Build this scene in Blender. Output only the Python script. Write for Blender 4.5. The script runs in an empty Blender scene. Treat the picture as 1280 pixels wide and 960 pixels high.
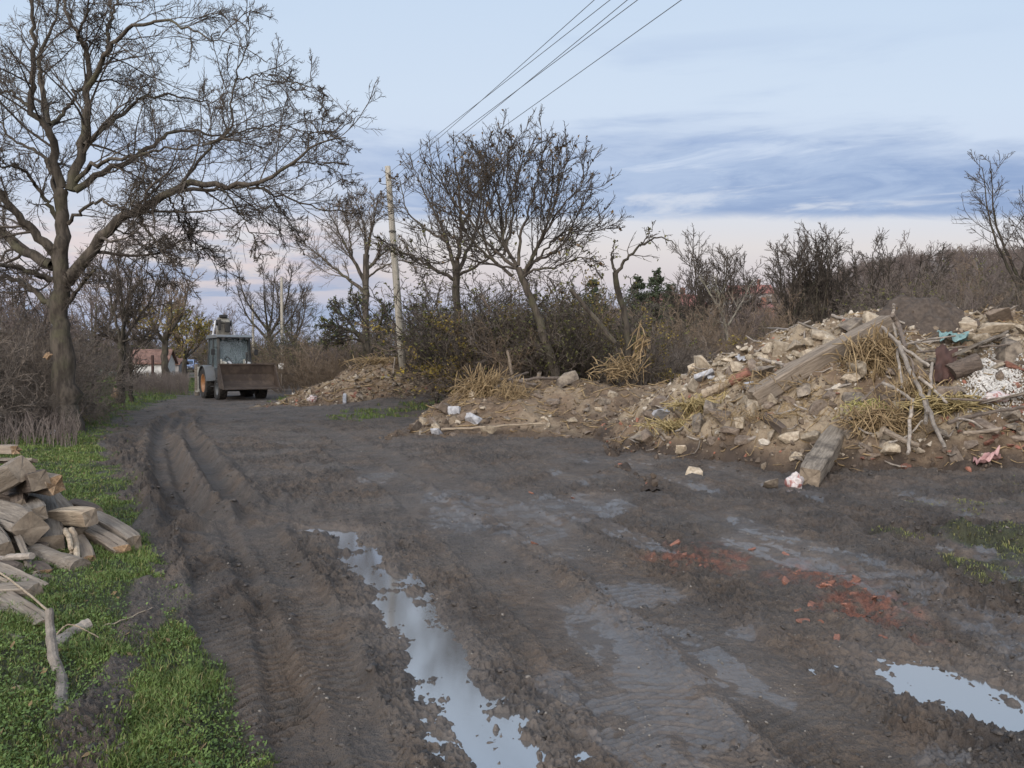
import bpy, bmesh, math, random
import numpy as np
from mathutils import Vector, Matrix, Euler

C = bpy.context
scene = C.scene
col = scene.collection
PI = math.pi
rad = math.radians

# ------------------------------------------------------------------ objects
def tag(o, label=None, cat=None, group=None, kind=None):
    if label: o['label'] = label
    if cat: o['category'] = cat
    if group: o['group'] = group
    if kind: o['kind'] = kind
    return o

def empty(name, loc=(0, 0, 0), rz=0.0):
    o = bpy.data.objects.new(name, None)
    o.empty_display_size = 0.2
    col.objects.link(o)
    o.location = loc
    o.rotation_euler = (0, 0, rz)
    return o

def link_mesh(name, me, parent=None):
    o = bpy.data.objects.new(name, me)
    col.objects.link(o)
    if parent: o.parent = parent
    return o

def dup(root, loc=None, rot=None, scale=None):
    r = root.copy(); col.objects.link(r)
    if loc is not None: r.location = loc
    if rot is not None: r.rotation_euler = rot
    if scale is not None: r.scale = scale
    for ch in list(root.children):
        c = ch.copy(); col.objects.link(c); c.parent = r
        for g in list(ch.children):
            d = g.copy(); col.objects.link(d); d.parent = c
    return r

def np_mesh(name, V, faces, mat=None, smooth=True, attrs=None, midx=None):
    """faces: list of int arrays (m,k)"""
    V = np.asarray(V, np.float32).reshape(-1, 3)
    me = bpy.data.meshes.new(name)
    me.vertices.add(len(V))
    me.vertices.foreach_set('co', V.ravel())
    faces = [np.asarray(f, np.int32) for f in faces if len(f)]
    loops = np.concatenate([f.ravel() for f in faces])
    sizes = np.concatenate([np.full(len(f), f.shape[1], np.int32) for f in faces])
    starts = np.concatenate([[0], np.cumsum(sizes)[:-1]]).astype(np.int32)
    me.loops.add(len(loops))
    me.loops.foreach_set('vertex_index', loops)
    me.polygons.add(len(sizes))
    me.polygons.foreach_set('loop_start', starts)
    me.polygons.foreach_set('loop_total', sizes)
    me.polygons.foreach_set('use_smooth', np.full(len(sizes), bool(smooth)))
    if midx is not None:
        me.polygons.foreach_set('material_index', np.asarray(midx, np.int32))
    if mat:
        for m in (mat if isinstance(mat, (list, tuple)) else [mat]):
            me.materials.append(m)
    if attrs:
        for k, a in attrs.items():
            at = me.attributes.new(k, 'FLOAT', 'POINT')
            at.data.foreach_set('value', np.asarray(a, np.float32))
    me.update(calc_edges=True)
    me.validate(clean_customdata=False)
    return me

class Acc:
    """collects vertices and faces of ONE part"""
    def __init__(s): s.V = []; s.F = {}; s.n = 0
    def add(s, V, faces):
        V = np.asarray(V, np.float64).reshape(-1, 3)
        for f in faces:
            f = np.asarray(f, np.int64)
            if len(f): s.F.setdefault(f.shape[1], []).append(f + s.n)
        s.V.append(V); s.n += len(V)
        return s
    def build(s, name, mat, parent=None, smooth=False, autosmooth=False):
        V = np.concatenate(s.V)
        me = np_mesh(name, V, [np.concatenate(f) for f in s.F.values()], mat, smooth)
        return link_mesh(name, me, parent)
    # ---- shapes
    def box(s, c, d, R=None, bev=0.0):
        bm = bmesh.new()
        bmesh.ops.create_cube(bm, size=1)
        for v in bm.verts: v.co = Vector((v.co.x*d[0], v.co.y*d[1], v.co.z*d[2]))
        if bev > 0:
            bmesh.ops.bevel(bm, geom=bm.edges[:], offset=bev, segments=2, affect='EDGES', profile=0.6)
        return s.bm(bm, c, R)
    def bm(s, bm, c=(0, 0, 0), R=None):
        bm.verts.ensure_lookup_table()
        V = np.array([v.co[:] for v in bm.verts])
        if R is not None: V = V @ np.array(R)[:3, :3].T
        V = V + np.array(c)
        fs = {}
        for f in bm.faces:
            fs.setdefault(len(f.verts), []).append([v.index for v in f.verts])
        bm.free()
        return s.add(V, [np.array(x) for x in fs.values()])
    def prism(s, prof, y0, y1, bev=0.0):
        """profile in xz extruded along y"""
        bm = bmesh.new()
        a = [bm.verts.new((x, y0, z)) for x, z in prof]
        f = bm.faces.new(a)
        r = bmesh.ops.extrude_face_region(bm, geom=[f])
        for v in r['geom']:
            if isinstance(v, bmesh.types.BMVert): v.co.y = y1
        bmesh.ops.recalc_face_normals(bm, faces=bm.faces[:])
        if bev > 0:
            bmesh.ops.bevel(bm, geom=bm.edges[:], offset=bev, segments=2, affect='EDGES', profile=0.6)
        return s.bm(bm)
    def cyl(s, a, b, r, r2=None, k=14):
        return s.loft([a, b], [r, r if r2 is None else r2], k)
    def loft(s, pts, radii, k=10, cap=True):
        P = np.array(pts, float)[None]; Rr = np.array(radii, float)[None]
        V, F = tubes(P, Rr, k)
        s.add(V, [F])
        if cap:
            n = len(pts)
            s.F.setdefault(k, []).append(np.array([list(range(k))[::-1]]) + s.n - n*k)
            s.F.setdefault(k, []).append(np.array([list(range(k))]) + s.n - k)
        return s
    def lathe(s, prof, c, axis='y', k=32):
        """profile list of (r, h) revolved round axis"""
        n = len(prof)
        a = np.arange(k)*2*PI/k
        V = []
        for r, h in prof:
            ring = np.stack([r*np.cos(a), np.full(k, h), r*np.sin(a)], 1) if axis == 'y' else \
                   np.stack([np.full(k, h), r*np.cos(a), r*np.sin(a)], 1) if axis == 'x' else \
                   np.stack([r*np.cos(a), r*np.sin(a), np.full(k, h)], 1)
            V.append(ring)
        V = np.concatenate(V) + np.array(c)
        F = []
        for i in range(n-1):
            for j in range(k):
                F.append([i*k+j, i*k+(j+1) % k, (i+1)*k+(j+1) % k, (i+1)*k+j])
        return s.add(V, [np.array(F)])

def tubes(P, R, k):
    """P (B,n,3) polylines, R (B,n) radii -> vertices and quads"""
    B, n, _ = P.shape
    T = np.gradient(P, axis=1)
    T /= np.linalg.norm(T, axis=2, keepdims=True) + 1e-12
    D = P[:, -1] - P[:, 0]
    D = D/(np.linalg.norm(D, axis=1, keepdims=True)+1e-12)
    ref = np.where(np.abs(D[:, 2:3]) > 0.8, np.array([[1., 0.2, 0]]), np.array([[0, 0.1, 1.]]))[:, None, :]
    U = np.cross(T, np.broadcast_to(ref, T.shape)); U /= np.linalg.norm(U, axis=2, keepdims=True) + 1e-12
    W = np.cross(T, U)
    a = np.arange(k)*2*PI/k
    V = P[:, :, None, :] + R[:, :, None, None]*(np.cos(a)[None, None, :, None]*U[:, :, None, :] + np.sin(a)[None, None, :, None]*W[:, :, None, :])
    idx = np.arange(B*n*k).reshape(B, n, k)
    a0 = idx[:, :-1]; a1 = idx[:, 1:]
    F = np.stack([a0, np.roll(a0, -1, 2), np.roll(a1, -1, 2), a1], -1).reshape(-1, 4)
    return V.reshape(-1, 3), F

# ------------------------------------------------------------------ noise
def _hash(ix, iy, seed):
    with np.errstate(over='ignore'):
        h = (ix.astype(np.int64)*374761393 + iy.astype(np.int64)*668265263 + seed*1442695041).astype(np.uint32)
        h = (h ^ (h >> np.uint32(13)))*np.uint32(1274126177)
        h = (h ^ (h >> np.uint32(16)))*np.uint32(2246822519)
        h = h ^ (h >> np.uint32(13))
    return h

def pn(x, y, seed=0):
    x = np.asarray(x, float); y = np.asarray(y, float)
    x0 = np.floor(x); y0 = np.floor(y)
    fx = x-x0; fy = y-y0
    ix = x0.astype(np.int64); iy = y0.astype(np.int64)
    u = fx*fx*fx*(fx*(fx*6-15)+10); v = fy*fy*fy*(fy*(fy*6-15)+10)
    def g(dx, dy):
        a = _hash(ix+dx, iy+dy, seed).astype(np.float64)*(2*PI/4294967296.0)
        return np.cos(a)*(fx-dx) + np.sin(a)*(fy-dy)
    n = (g(0, 0)*(1-u)+g(1, 0)*u)*(1-v) + (g(0, 1)*(1-u)+g(1, 1)*u)*v
    return n*1.5

def fbm(x, y, oct=4, seed=0, gain=.5):
    s = 0; a = 1.; f = 1.
    for i in range(oct):
        s = s + a*pn(x*f+i*17.3, y*f-i*9.1, seed+i); a *= gain; f *= 2.03
    return s

def sst(a, b, x):
    t = np.clip((np.asarray(x, float)-a)/(b-a), 0, 1)
    return t*t*(3-2*t)

# ------------------------------------------------------------------ camera
CAMZ = 1.6
FPX = 1000.0
PITCH = math.atan(28/1000.)
cam_d = bpy.data.cameras.new('camera')
cam = bpy.data.objects.new('camera', cam_d)
col.objects.link(cam)
cam.location = (0, 0, CAMZ)
cam.rotation_euler = (PI/2 - PITCH, 0, 0)
cam_d.sensor_fit = 'HORIZONTAL'
cam_d.sensor_width = 36
cam_d.lens = 36*FPX/1280
cam_d.clip_start = 0.05
cam_d.clip_end = 9000
scene.camera = cam
cp, sp_ = math.cos(PITCH), math.sin(PITCH)

def ray(px, py):
    u = (px-640)/FPX; v = (480-py)/FPX
    return np.array([u, cp + v*sp_, -sp_ + v*cp])

def PD(px, py, D):
    """point seen at photo pixel (px,py) at distance D along +Y"""
    r = ray(px, py)
    return np.array([0, 0, CAMZ]) + r*(D/r[1])

def GP(px, py, z=0.0):
    r = ray(px, py)
    t = (z-CAMZ)/r[2]
    return np.array([r[0]*t, r[1]*t])

# ------------------------------------------------------------------ render settings
scene.render.engine = 'CYCLES'
scene.view_settings.view_transform = 'Standard'
scene.view_settings.look = 'None'
scene.view_settings.gamma = 1
scene.view_settings.exposure = 0.0
scene.view_settings.use_curve_mapping = False
scene.cycles.max_bounces = 6
scene.cycles.diffuse_bounces = 3
scene.cycles.glossy_bounces = 3
scene.cycles.transmission_bounces = 4
scene.cycles.transparent_max_bounces = 6
scene.cycles.use_denoising = True
try:
    scene.cycles.denoising_prefilter = 'ACCURATE'
except Exception: pass

# ------------------------------------------------------------------ node helper
def lin(r, g, b):
    f = lambda c: ((c/255.)/12.92 if c/255. <= .04045 else ((c/255.+.055)/1.055)**2.4)
    return (f(r), f(g), f(b), 1)

class NT:
    def __init__(s, tree): s.t = tree; s.n = tree.nodes; s.l = tree.links
    def __call__(s, typ, ins=None, **props):
        nd = s.n.new(typ)
        for k, v in props.items(): setattr(nd, k, v)
        for k, v in (ins or {}).items():
            inp = nd.inputs[k]
            if isinstance(v, bpy.types.NodeSocket): s.l.new(v, inp)
            else:
                if hasattr(inp, 'default_value'):
                    try: inp.default_value = v
                    except Exception:
                        inp.default_value = (v[0], v[1], v[2], 1) if len(v) == 3 else v[:3]
        return nd
    def math(s, op, a, b=0.0, clamp=False):
        return s('ShaderNodeMath', {0: a, 1: b}, operation=op, use_clamp=clamp).outputs[0]
    def mix(s, f, a, b, blend='MIX'):
        return s('ShaderNodeMix', {0: f, 6: a, 7: b}, data_type='RGBA', blend_type=blend).outputs[2]
    def mapr(s, v, a, b, c=0., d=1., smooth=True):
        return s('ShaderNodeMapRange', {0: v, 1: a, 2: b, 3: c, 4: d}, interpolation_type='SMOOTHSTEP' if smooth else 'LINEAR').outputs[0]
    def noise(s, vec, scale, detail=4, rough=.55, dist=0.):
        return s('ShaderNodeTexNoise', {'Vector': vec, 'Scale': scale, 'Detail': detail, 'Roughness': rough, 'Distortion': dist}).outputs[0]
    def attr(s, name):
        return s('ShaderNodeAttribute', attribute_name=name).outputs['Fac']
    def ramp(s, f, stops):
        nd = s('ShaderNodeValToRGB', {0: f})
        cr = nd.color_ramp
        while len(cr.elements) < len(stops): cr.elements.new(0.5)
        for e, (p, c) in zip(cr.elements, stops): e.position = p; e.color = c if len(c) == 4 else (*c, 1)
        return nd.outputs[0]

def new_mat(name):
    m = bpy.data.materials.new(name)
    m.use_nodes = True
    t = NT(m.node_tree)
    b = m.node_tree.nodes['Principled BSDF']
    return m, t, b

def simple(name, c1, c2, scale=6., rough=.8, bump=.3, bscale=None, coord='Object', stretch=None, spec=.3, metal=0., bdist=.02, vary=0.):
    m, t, b = new_mat(name)
    v = t('ShaderNodeTexCoord').outputs[coord]
    if stretch: v = t('ShaderNodeMapping', {'Vector': v, 'Scale': stretch}).outputs[0]
    n = t.noise(v, scale, 6, .62)
    f = t.mapr(n, .3, .7)
    c = t.mix(f, (*c1, 1), (*c2, 1))
    if vary:
        r = t('ShaderNodeObjectInfo').outputs['Random']
        k = t.mapr(r, 0, 1, 1-vary, 1+vary, False)
        cc = t('ShaderNodeCombineColor', {0: k, 1: k, 2: k}).outputs[0]
        c = t.mix(1., c, cc, 'MULTIPLY')
    t.l.new(c, b.inputs['Base Color'])
    b.inputs['Roughness'].default_value = rough
    b.inputs['Specular IOR Level'].default_value = spec
    b.inputs['Metallic'].default_value = metal
    if bump:
        bn = t.noise(v, bscale or scale*3, 6, .65)
        bp = t('ShaderNodeBump', {'Height': bn, 'Strength': bump, 'Distance': bdist})
        t.l.new(bp.outputs[0], b.inputs['Normal'])
    return m

# ------------------------------------------------------------------ world: dusk sky
SUN_EL = rad(5.0)
SUN_AZ = rad(215.0)     # compass-like angle, behind the camera to the left
w = bpy.data.worlds.new('World')
scene.world = w
w.use_nodes = True
t = NT(w.node_tree)
for nd in list(t.n): t.n.remove(nd)
sky = t('ShaderNodeTexSky', sky_type='NISHITA', sun_disc=False, sun_elevation=SUN_EL, sun_rotation=SUN_AZ,
        altitude=200., air_density=1.0, dust_density=1.5, ozone_density=2.0)
bg_sky = t('ShaderNodeBackground', {'Color': sky.outputs[0], 'Strength': 0.12})
dirv = t('ShaderNodeTexCoord').outputs['Generated']
sx = t('ShaderNodeSeparateXYZ', {0: dirv})
X, Y, Z = sx.outputs
az = t.math('DIVIDE', X, t.math('MAXIMUM', t.math('ABSOLUTE', Y), .05))     # tangent of the azimuth
azc = t.math('MINIMUM', t.math('ABSOLUTE', az), 1.0)
Z = t.math('MULTIPLY', Z, t.math('SQRT', t.math('ADD', 1.0, t.math('MULTIPLY', azc, azc))))
# high veil: colour by height
veil = t.ramp(t.math('MULTIPLY', Z, 2.0, True), [
    (0.0, lin(176, 186, 212)), (.12, lin(186, 194, 220)), (.2, lin(220, 211, 215)), (.28, lin(231, 225, 225)),
    (.36, lin(224, 228, 238)), (.48, lin(214, 226, 246)), (.62, lin(214, 229, 248)), (.82, lin(207, 225, 247)), (1.0, lin(190, 213, 242))])
def svec(sx_, sy_, sz_, off=(0, 0, 0)):
    return t('ShaderNodeMapping', {'Vector': dirv, 'Scale': (sx_, sy_, sz_), 'Location': off}).outputs[0]
n1 = t.noise(svec(2.2, 2.2, 11.), 1.0, 6, .55, .4)
n2 = t.noise(svec(5., 5., 34., (3, 1, 0)), 1.0, 7, .6, .6)
n3 = t.noise(svec(1.3, 1.3, 7., (7, 2, 4)), 1.0, 4, .5)
n4 = t.noise(svec(9., 9., 42., (1, 5, 2)), 1.0, 8, .68, .8)
zz = t.math('ADD', Z, t.math('MULTIPLY', t.math('SUBTRACT', n4, .5), .02))
# long blue-grey bank of cloud, hard lower edge, ragged top
low = t.mapr(zz, .170, .184)
# upper edge drops toward the left where the bank thins out
topz = t.math('ADD', .275, t.math('MULTIPLY', t.math('SUBTRACT', n1, .5), .26))
topz = t.math('ADD', topz, t.math('MULTIPLY', t.math('SUBTRACT', n2, .5), .08))
dz = t.math('SUBTRACT', topz, Z)
up = t.mapr(dz, -.025, .04)
bank = t.math('MULTIPLY', low, up)
leftfade = t.mapr(az, -.42, -.02, .25, 1.)
bank = t.math('MULTIPLY', bank, leftfade)
wisp = t.mapr(n2, .50, .66)
bank = t.math('MULTIPLY', bank, t.math('SUBTRACT', 1.0, t.math('MULTIPLY', wisp, .75)))
bankcol = t.mix(t.mapr(t.math('ADD', t.math('MULTIPLY', n3, .5), t.math('MULTIPLY', n4, .5)), .38, .62), lin(138, 163, 206), lin(178, 197, 228))
c = t.mix(t.math('MULTIPLY', bank, .9), veil, bankcol)
# low lavender streaks on the left
lowleft = t.math('MULTIPLY', t.mapr(az, -.10, -.24), t.math('MULTIPLY', t.mapr(Z, .035, .06), t.mapr(Z, .20, .10)))
lowleft = t.math('MULTIPLY', lowleft, t.mapr(n2, .42, .56))
c = t.mix(t.math('MULTIPLY', lowleft, .85), c, lin(166, 182, 213))
pink = t.math('MULTIPLY', t.mapr(az, -.12, -.28), t.math('MULTIPLY', t.mapr(Z, .075, .12), t.mapr(Z, .20, .15)))
pink = t.math('MULTIPLY', pink, t.mapr(n4, .40, .58))
c = t.mix(t.math('MULTIPLY', pink, .55), c, lin(236, 216, 216))
# dark streaks higher up
st = t.math('MULTIPLY', t.mapr(n1, .50, .66), t.math('MULTIPLY', t.mapr(Z, .20, .26), t.mapr(Z, .42, .30)))
c = t.mix(t.math('MULTIPLY', st, .45), c, lin(160, 182, 222))
# unseen sky behind the camera, brightened and warmed to add light to the scene
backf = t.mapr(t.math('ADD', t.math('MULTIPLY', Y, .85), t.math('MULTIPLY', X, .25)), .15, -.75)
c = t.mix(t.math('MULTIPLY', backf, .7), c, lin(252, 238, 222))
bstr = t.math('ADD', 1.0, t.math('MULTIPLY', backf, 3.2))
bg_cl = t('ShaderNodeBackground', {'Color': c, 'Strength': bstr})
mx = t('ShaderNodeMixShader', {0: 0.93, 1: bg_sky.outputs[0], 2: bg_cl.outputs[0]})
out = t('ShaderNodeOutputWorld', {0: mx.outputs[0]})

sd = bpy.data.lights.new('sun', 'SUN')
sun = bpy.data.objects.new('sun', sd); col.objects.link(sun)
sd.energy = 1.25; sd.angle = rad(22); sd.color = (1.0, .955, .90)
sdir = Vector((math.sin(SUN_AZ)*math.cos(rad(28)), math.cos(SUN_AZ)*math.cos(rad(28)), math.sin(rad(28))))
sun.rotation_euler = sdir.to_track_quat('Z', 'Y').to_euler()
# ------------------------------------------------------------------ terrain
def seg_dist(x, y, pts):
    """distance to a ground polyline, running length, signed side"""
    best = np.full(np.shape(x), 1e9); along = np.zeros(np.shape(x)); side = np.zeros(np.shape(x)); tt = np.zeros(np.shape(x))
    acc = 0.; tot = sum(np.linalg.norm(pts[i+1]-pts[i]) for i in range(len(pts)-1))
    for i in range(len(pts)-1):
        a = pts[i]; d = pts[i+1]-a; L = np.linalg.norm(d); d = d/L
        u = np.clip((x-a[0])*d[0]+(y-a[1])*d[1], 0, L)
        ex = x-a[0]-u*d[0]; ey = y-a[1]-u*d[1]
        r = np.hypot(ex, ey)
        m = r < best
        best = np.where(m, r, best); along = np.where(m, acc+u, along)
        side = np.where(m, ex*d[1]-ey*d[0], side)
        acc += L
    return best, along, side

def smooth_poly(pts, n=40):
    P = np.array(pts, float); m = len(P)
    t_ = np.linspace(0, m-1, n)
    i = np.clip(t_.astype(int), 0, m-2); f = (t_-i)[:, None]
    p0 = P[np.clip(i-1, 0, m-1)]; p1 = P[i]; p2 = P[i+1]; p3 = P[np.clip(i+2, 0, m-1)]
    return .5*((2*p1)+(-p0+p2)*f+(2*p0-5*p1+4*p2-p3)*f**2+(-p0+3*p1-3*p2+p3)*f**3)

def gpoly(px): return np.array([GP(a, b) for a, b in px])

GRASS_EDGE = gpoly([(330, 1090), (300, 960), (262, 840), (232, 745), (196, 700), (172, 640), (150, 600), (128, 565), (140, 530), (185, 505), (243, 491), (262, 478), (262, 470)])
PUD = smooth_poly(gpoly([(372, 660), (425, 664), (455, 695), (480, 725), (508, 765), (535, 800), (562, 850), (608, 910), (668, 985), (715, 1060)]), 60)
PUD_W = np.interp(np.arange(60), [0, 6, 14, 26, 36, 46, 59], [.05, .13, .15, .155, .165, .20, .24])
T1 = smooth_poly(gpoly([(372, 1060), (345, 950), (318, 860), (292, 770), (268, 690), (252, 645)]), 30)
T1b = smooth_poly(gpoly([(462, 1060), (420, 950), (392, 850), (362, 760), (330, 700), (308, 660)]), 30)
R1 = smooth_poly(gpoly([(236, 652), (216, 605), (206, 565), (206, 538), (220, 520)]), 30)
R2 = smooth_poly(gpoly([(292, 636), (262, 590), (240, 555), (226, 532), (238, 515)]), 30)
R3 = smooth_poly(gpoly([(250, 640), (226, 590), (215, 555)]), 20)
T2 = smooth_poly(gpoly([(1120, 1000), (960, 850), (820, 750), (690, 668), (590, 618), (480, 570), (380, 530)]), 40)
T3 = smooth_poly(gpoly([(900, 1020), (760, 830), (650, 730), (570, 660), (500, 610), (420, 560)]), 40)
T4 = smooth_poly(gpoly([(560, 640), (700, 600), (800, 550), (870, 505), (900, 480)]), 40)
P2C = GP(1196, 862)

def grassmask(x, y):
    xe = np.interp(y, GRASS_EDGE[:, 1], GRASS_EDGE[:, 0])
    n = fbm(x*1.1, y*1.1, 4, 5)*.30 + fbm(x*5, y*5, 2, 15)*.10
    sc = np.clip(y/8., .7, 2.)
    g = sst(-.10, .16, (xe-x)/sc + n)
    # muddy rut through the left grass
    d, al, sd_ = seg_dist(x, y, RUTG)
    g = g*(1-.80*sst(.20, .05, d+n*.25)*sst(-.25, .25, fbm(x*2.3, y*2.3, 2, 8)+.22))
    g = np.where(y > 72, np.where(x < -.17*y, sst(-.2, .3, fbm(x*.1, y*.1, 3, 2)+.5), 0), g)
    return g
RUTG = smooth_poly(gpoly([(60, 1090), (110, 960), (150, 850), (178, 770), (203, 690), (190, 650)]), 20)

def grass_right(x, y):
    n = fbm(x*1.3, y*1.3, 4, 25)
    m = sst(.6, 0., np.hypot((x-4.55)/1.1, (y-6.3)/1.2)-.55+n*.6)*.9
    m = np.maximum(m, sst(.5, 0., np.hypot((x-6.2)/2.2, (y-8.3)/1.4)-.5+n*.8)*.45)
    m = np.maximum(m, sst(.3, 0., np.hypot((x+4.4)/1.3, (y-24)/2.0)-.5+n*.9)*.7)
    m = np.maximum(m, sst(.3, 0., np.hypot((x+2.6)/1.2, (y-25.5)/1.6)-.6+n*.8)*.8)
    m = np.maximum(m, sst(.3, 0., np.hypot((x+8.7)/1.2, (y-36)/5)-.6+n*.8)*.9)
    return m

def T(x, y):
    """broad lie of the land"""
    z = .55*sst(23, 31, y)*sst(-7.5, -3.5, x)*(1-sst(60, 90, y)*sst(0, -10, x))
    z = z + 1.0*sst(23, 44, y)*sst(-4, 4, x)
    # the slope behind the thicket, rising to the right
    a = x/np.maximum(y, 1.)
    z = z + sst(60, 150, y)*(1.0+7.0*sst(-.1, .25, a)) + sst(120, 260, y)*(21*sst(.16, .56, a) + 3.*sst(.0, .3, a))
    z = z + .05*pn(x*.18, y*.18, 3)*sst(4, 14, y)
    # left verge a little higher than the road
    z = z + .06*sst(0, 1.2, np.interp(y, GRASS_EDGE[:, 1], GRASS_EDGE[:, 0])-x)
    z = z + .55*sst(3.4, 9, x)*sst(6, 11, y)*sst(30, 20, y)*.5
    return z

def hknots(x, X, Hh): return np.interp(x, X, Hh)
def mound(x, y, X, Hh, YF, YR, YB):
    h = np.interp(x, X, Hh); yf = np.interp(x, X, YF); yr = np.interp(x, X, YR); yb = np.interp(x, X, YB)
    tf = (y-yf)/(yr-yf); tb = (yb-y)/(yb-yr)
    t_ = np.minimum(tf, tb)
    p = np.where(t_ < 0, t_*.9, 1-(1-np.clip(t_, 0, 1))**1.55)
    return np.where(h > 0, h*p, h)-.0
M1K = ([-9.2, -8.2, -6.9, -6.2, -5.4, -4.6, -3.8, -3.0, -2.4], [-.15, .28, .8, 1.12, 1.35, 1.25, .8, .3, -.15],
       [29.2, 28.9, 28.4, 28.2, 28., 28.1, 28.2, 28.4, 28.8], [31]*9, [33.8]*9)
M2K = ([-2.7, -1.9, -1.1, 0, 1.2, 2.6, 4.0, 5.5, 7.], [-.15, .48, .98, 1.10, 1.12, 1.0, .85, .55, -.15],
       [18.4, 17.4, 16.9, 16.9, 17, 16.4, 16.2, 17, 18], [20.5, 20.7, 21, 21.3, 21.3, 21, 20.8, 20.6, 20.5], [23, 23.5, 24, 24.2, 24.2, 24, 23.6, 23.4, 23])
M3K = ([1.5, 2.3, 3.0, 3.9, 5.2, 6.6, 7.8, 9.5, 12, 15, 17], [-.2, .4, 1.08, 1.62, 2.10, 2.30, 2.28, 2.08, 1.75, .9, -.2],
       [15.6, 14.2, 12.9, 11.7, 11.0, 10.8, 10.6, 10.5, 10.5, 11, 12], [16.6, 16.2, 15.7, 15.2, 14.8, 14.6, 14.5, 14.4, 14.6, 15, 15], [19, 19, 19, 18.8, 18.6, 18.4, 18.4, 18.4, 18.6, 19, 19])
def m1(x, y): return mound(x, y, *M1K) + fbm(x*.9, y*.9, 4, 31)*.16 + fbm(x*4, y*4, 3, 32)*.06
def m2(x, y): return mound(x, y, *M2K) + fbm(x*.9, y*.9, 4, 41)*.15 + fbm(x*4, y*4, 3, 42)*.05
def m3(x, y): return mound(x, y, *M3K) + fbm(x*.8, y*.8, 4, 51)*.18 + fbm(x*3.4, y*3.4, 4, 52)*.09
def S(x, y):
    b = T(x, y)
    m = np.maximum(np.maximum(m1(x, y), m2(x, y)), m3(x, y))
    return b + np.maximum(m, 0)

def hit(px, py, lift=0.0, dmin=2.5, dmax=70):
    """where the sight line of a photo pixel meets the land or a heap"""
    r = ray(px, py)
    Ds = np.geomspace(dmin, dmax, 1500)
    P = np.array([0, 0, CAMZ])[None] + r[None]*(Ds/r[1])[:, None]
    below = P[:, 2] < S(P[:, 0], P[:, 1])
    i = int(np.argmax(below)) if below.any() else len(Ds)-1
    p = P[max(i, 1)].copy(); p[2] += lift
    return p

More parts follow.
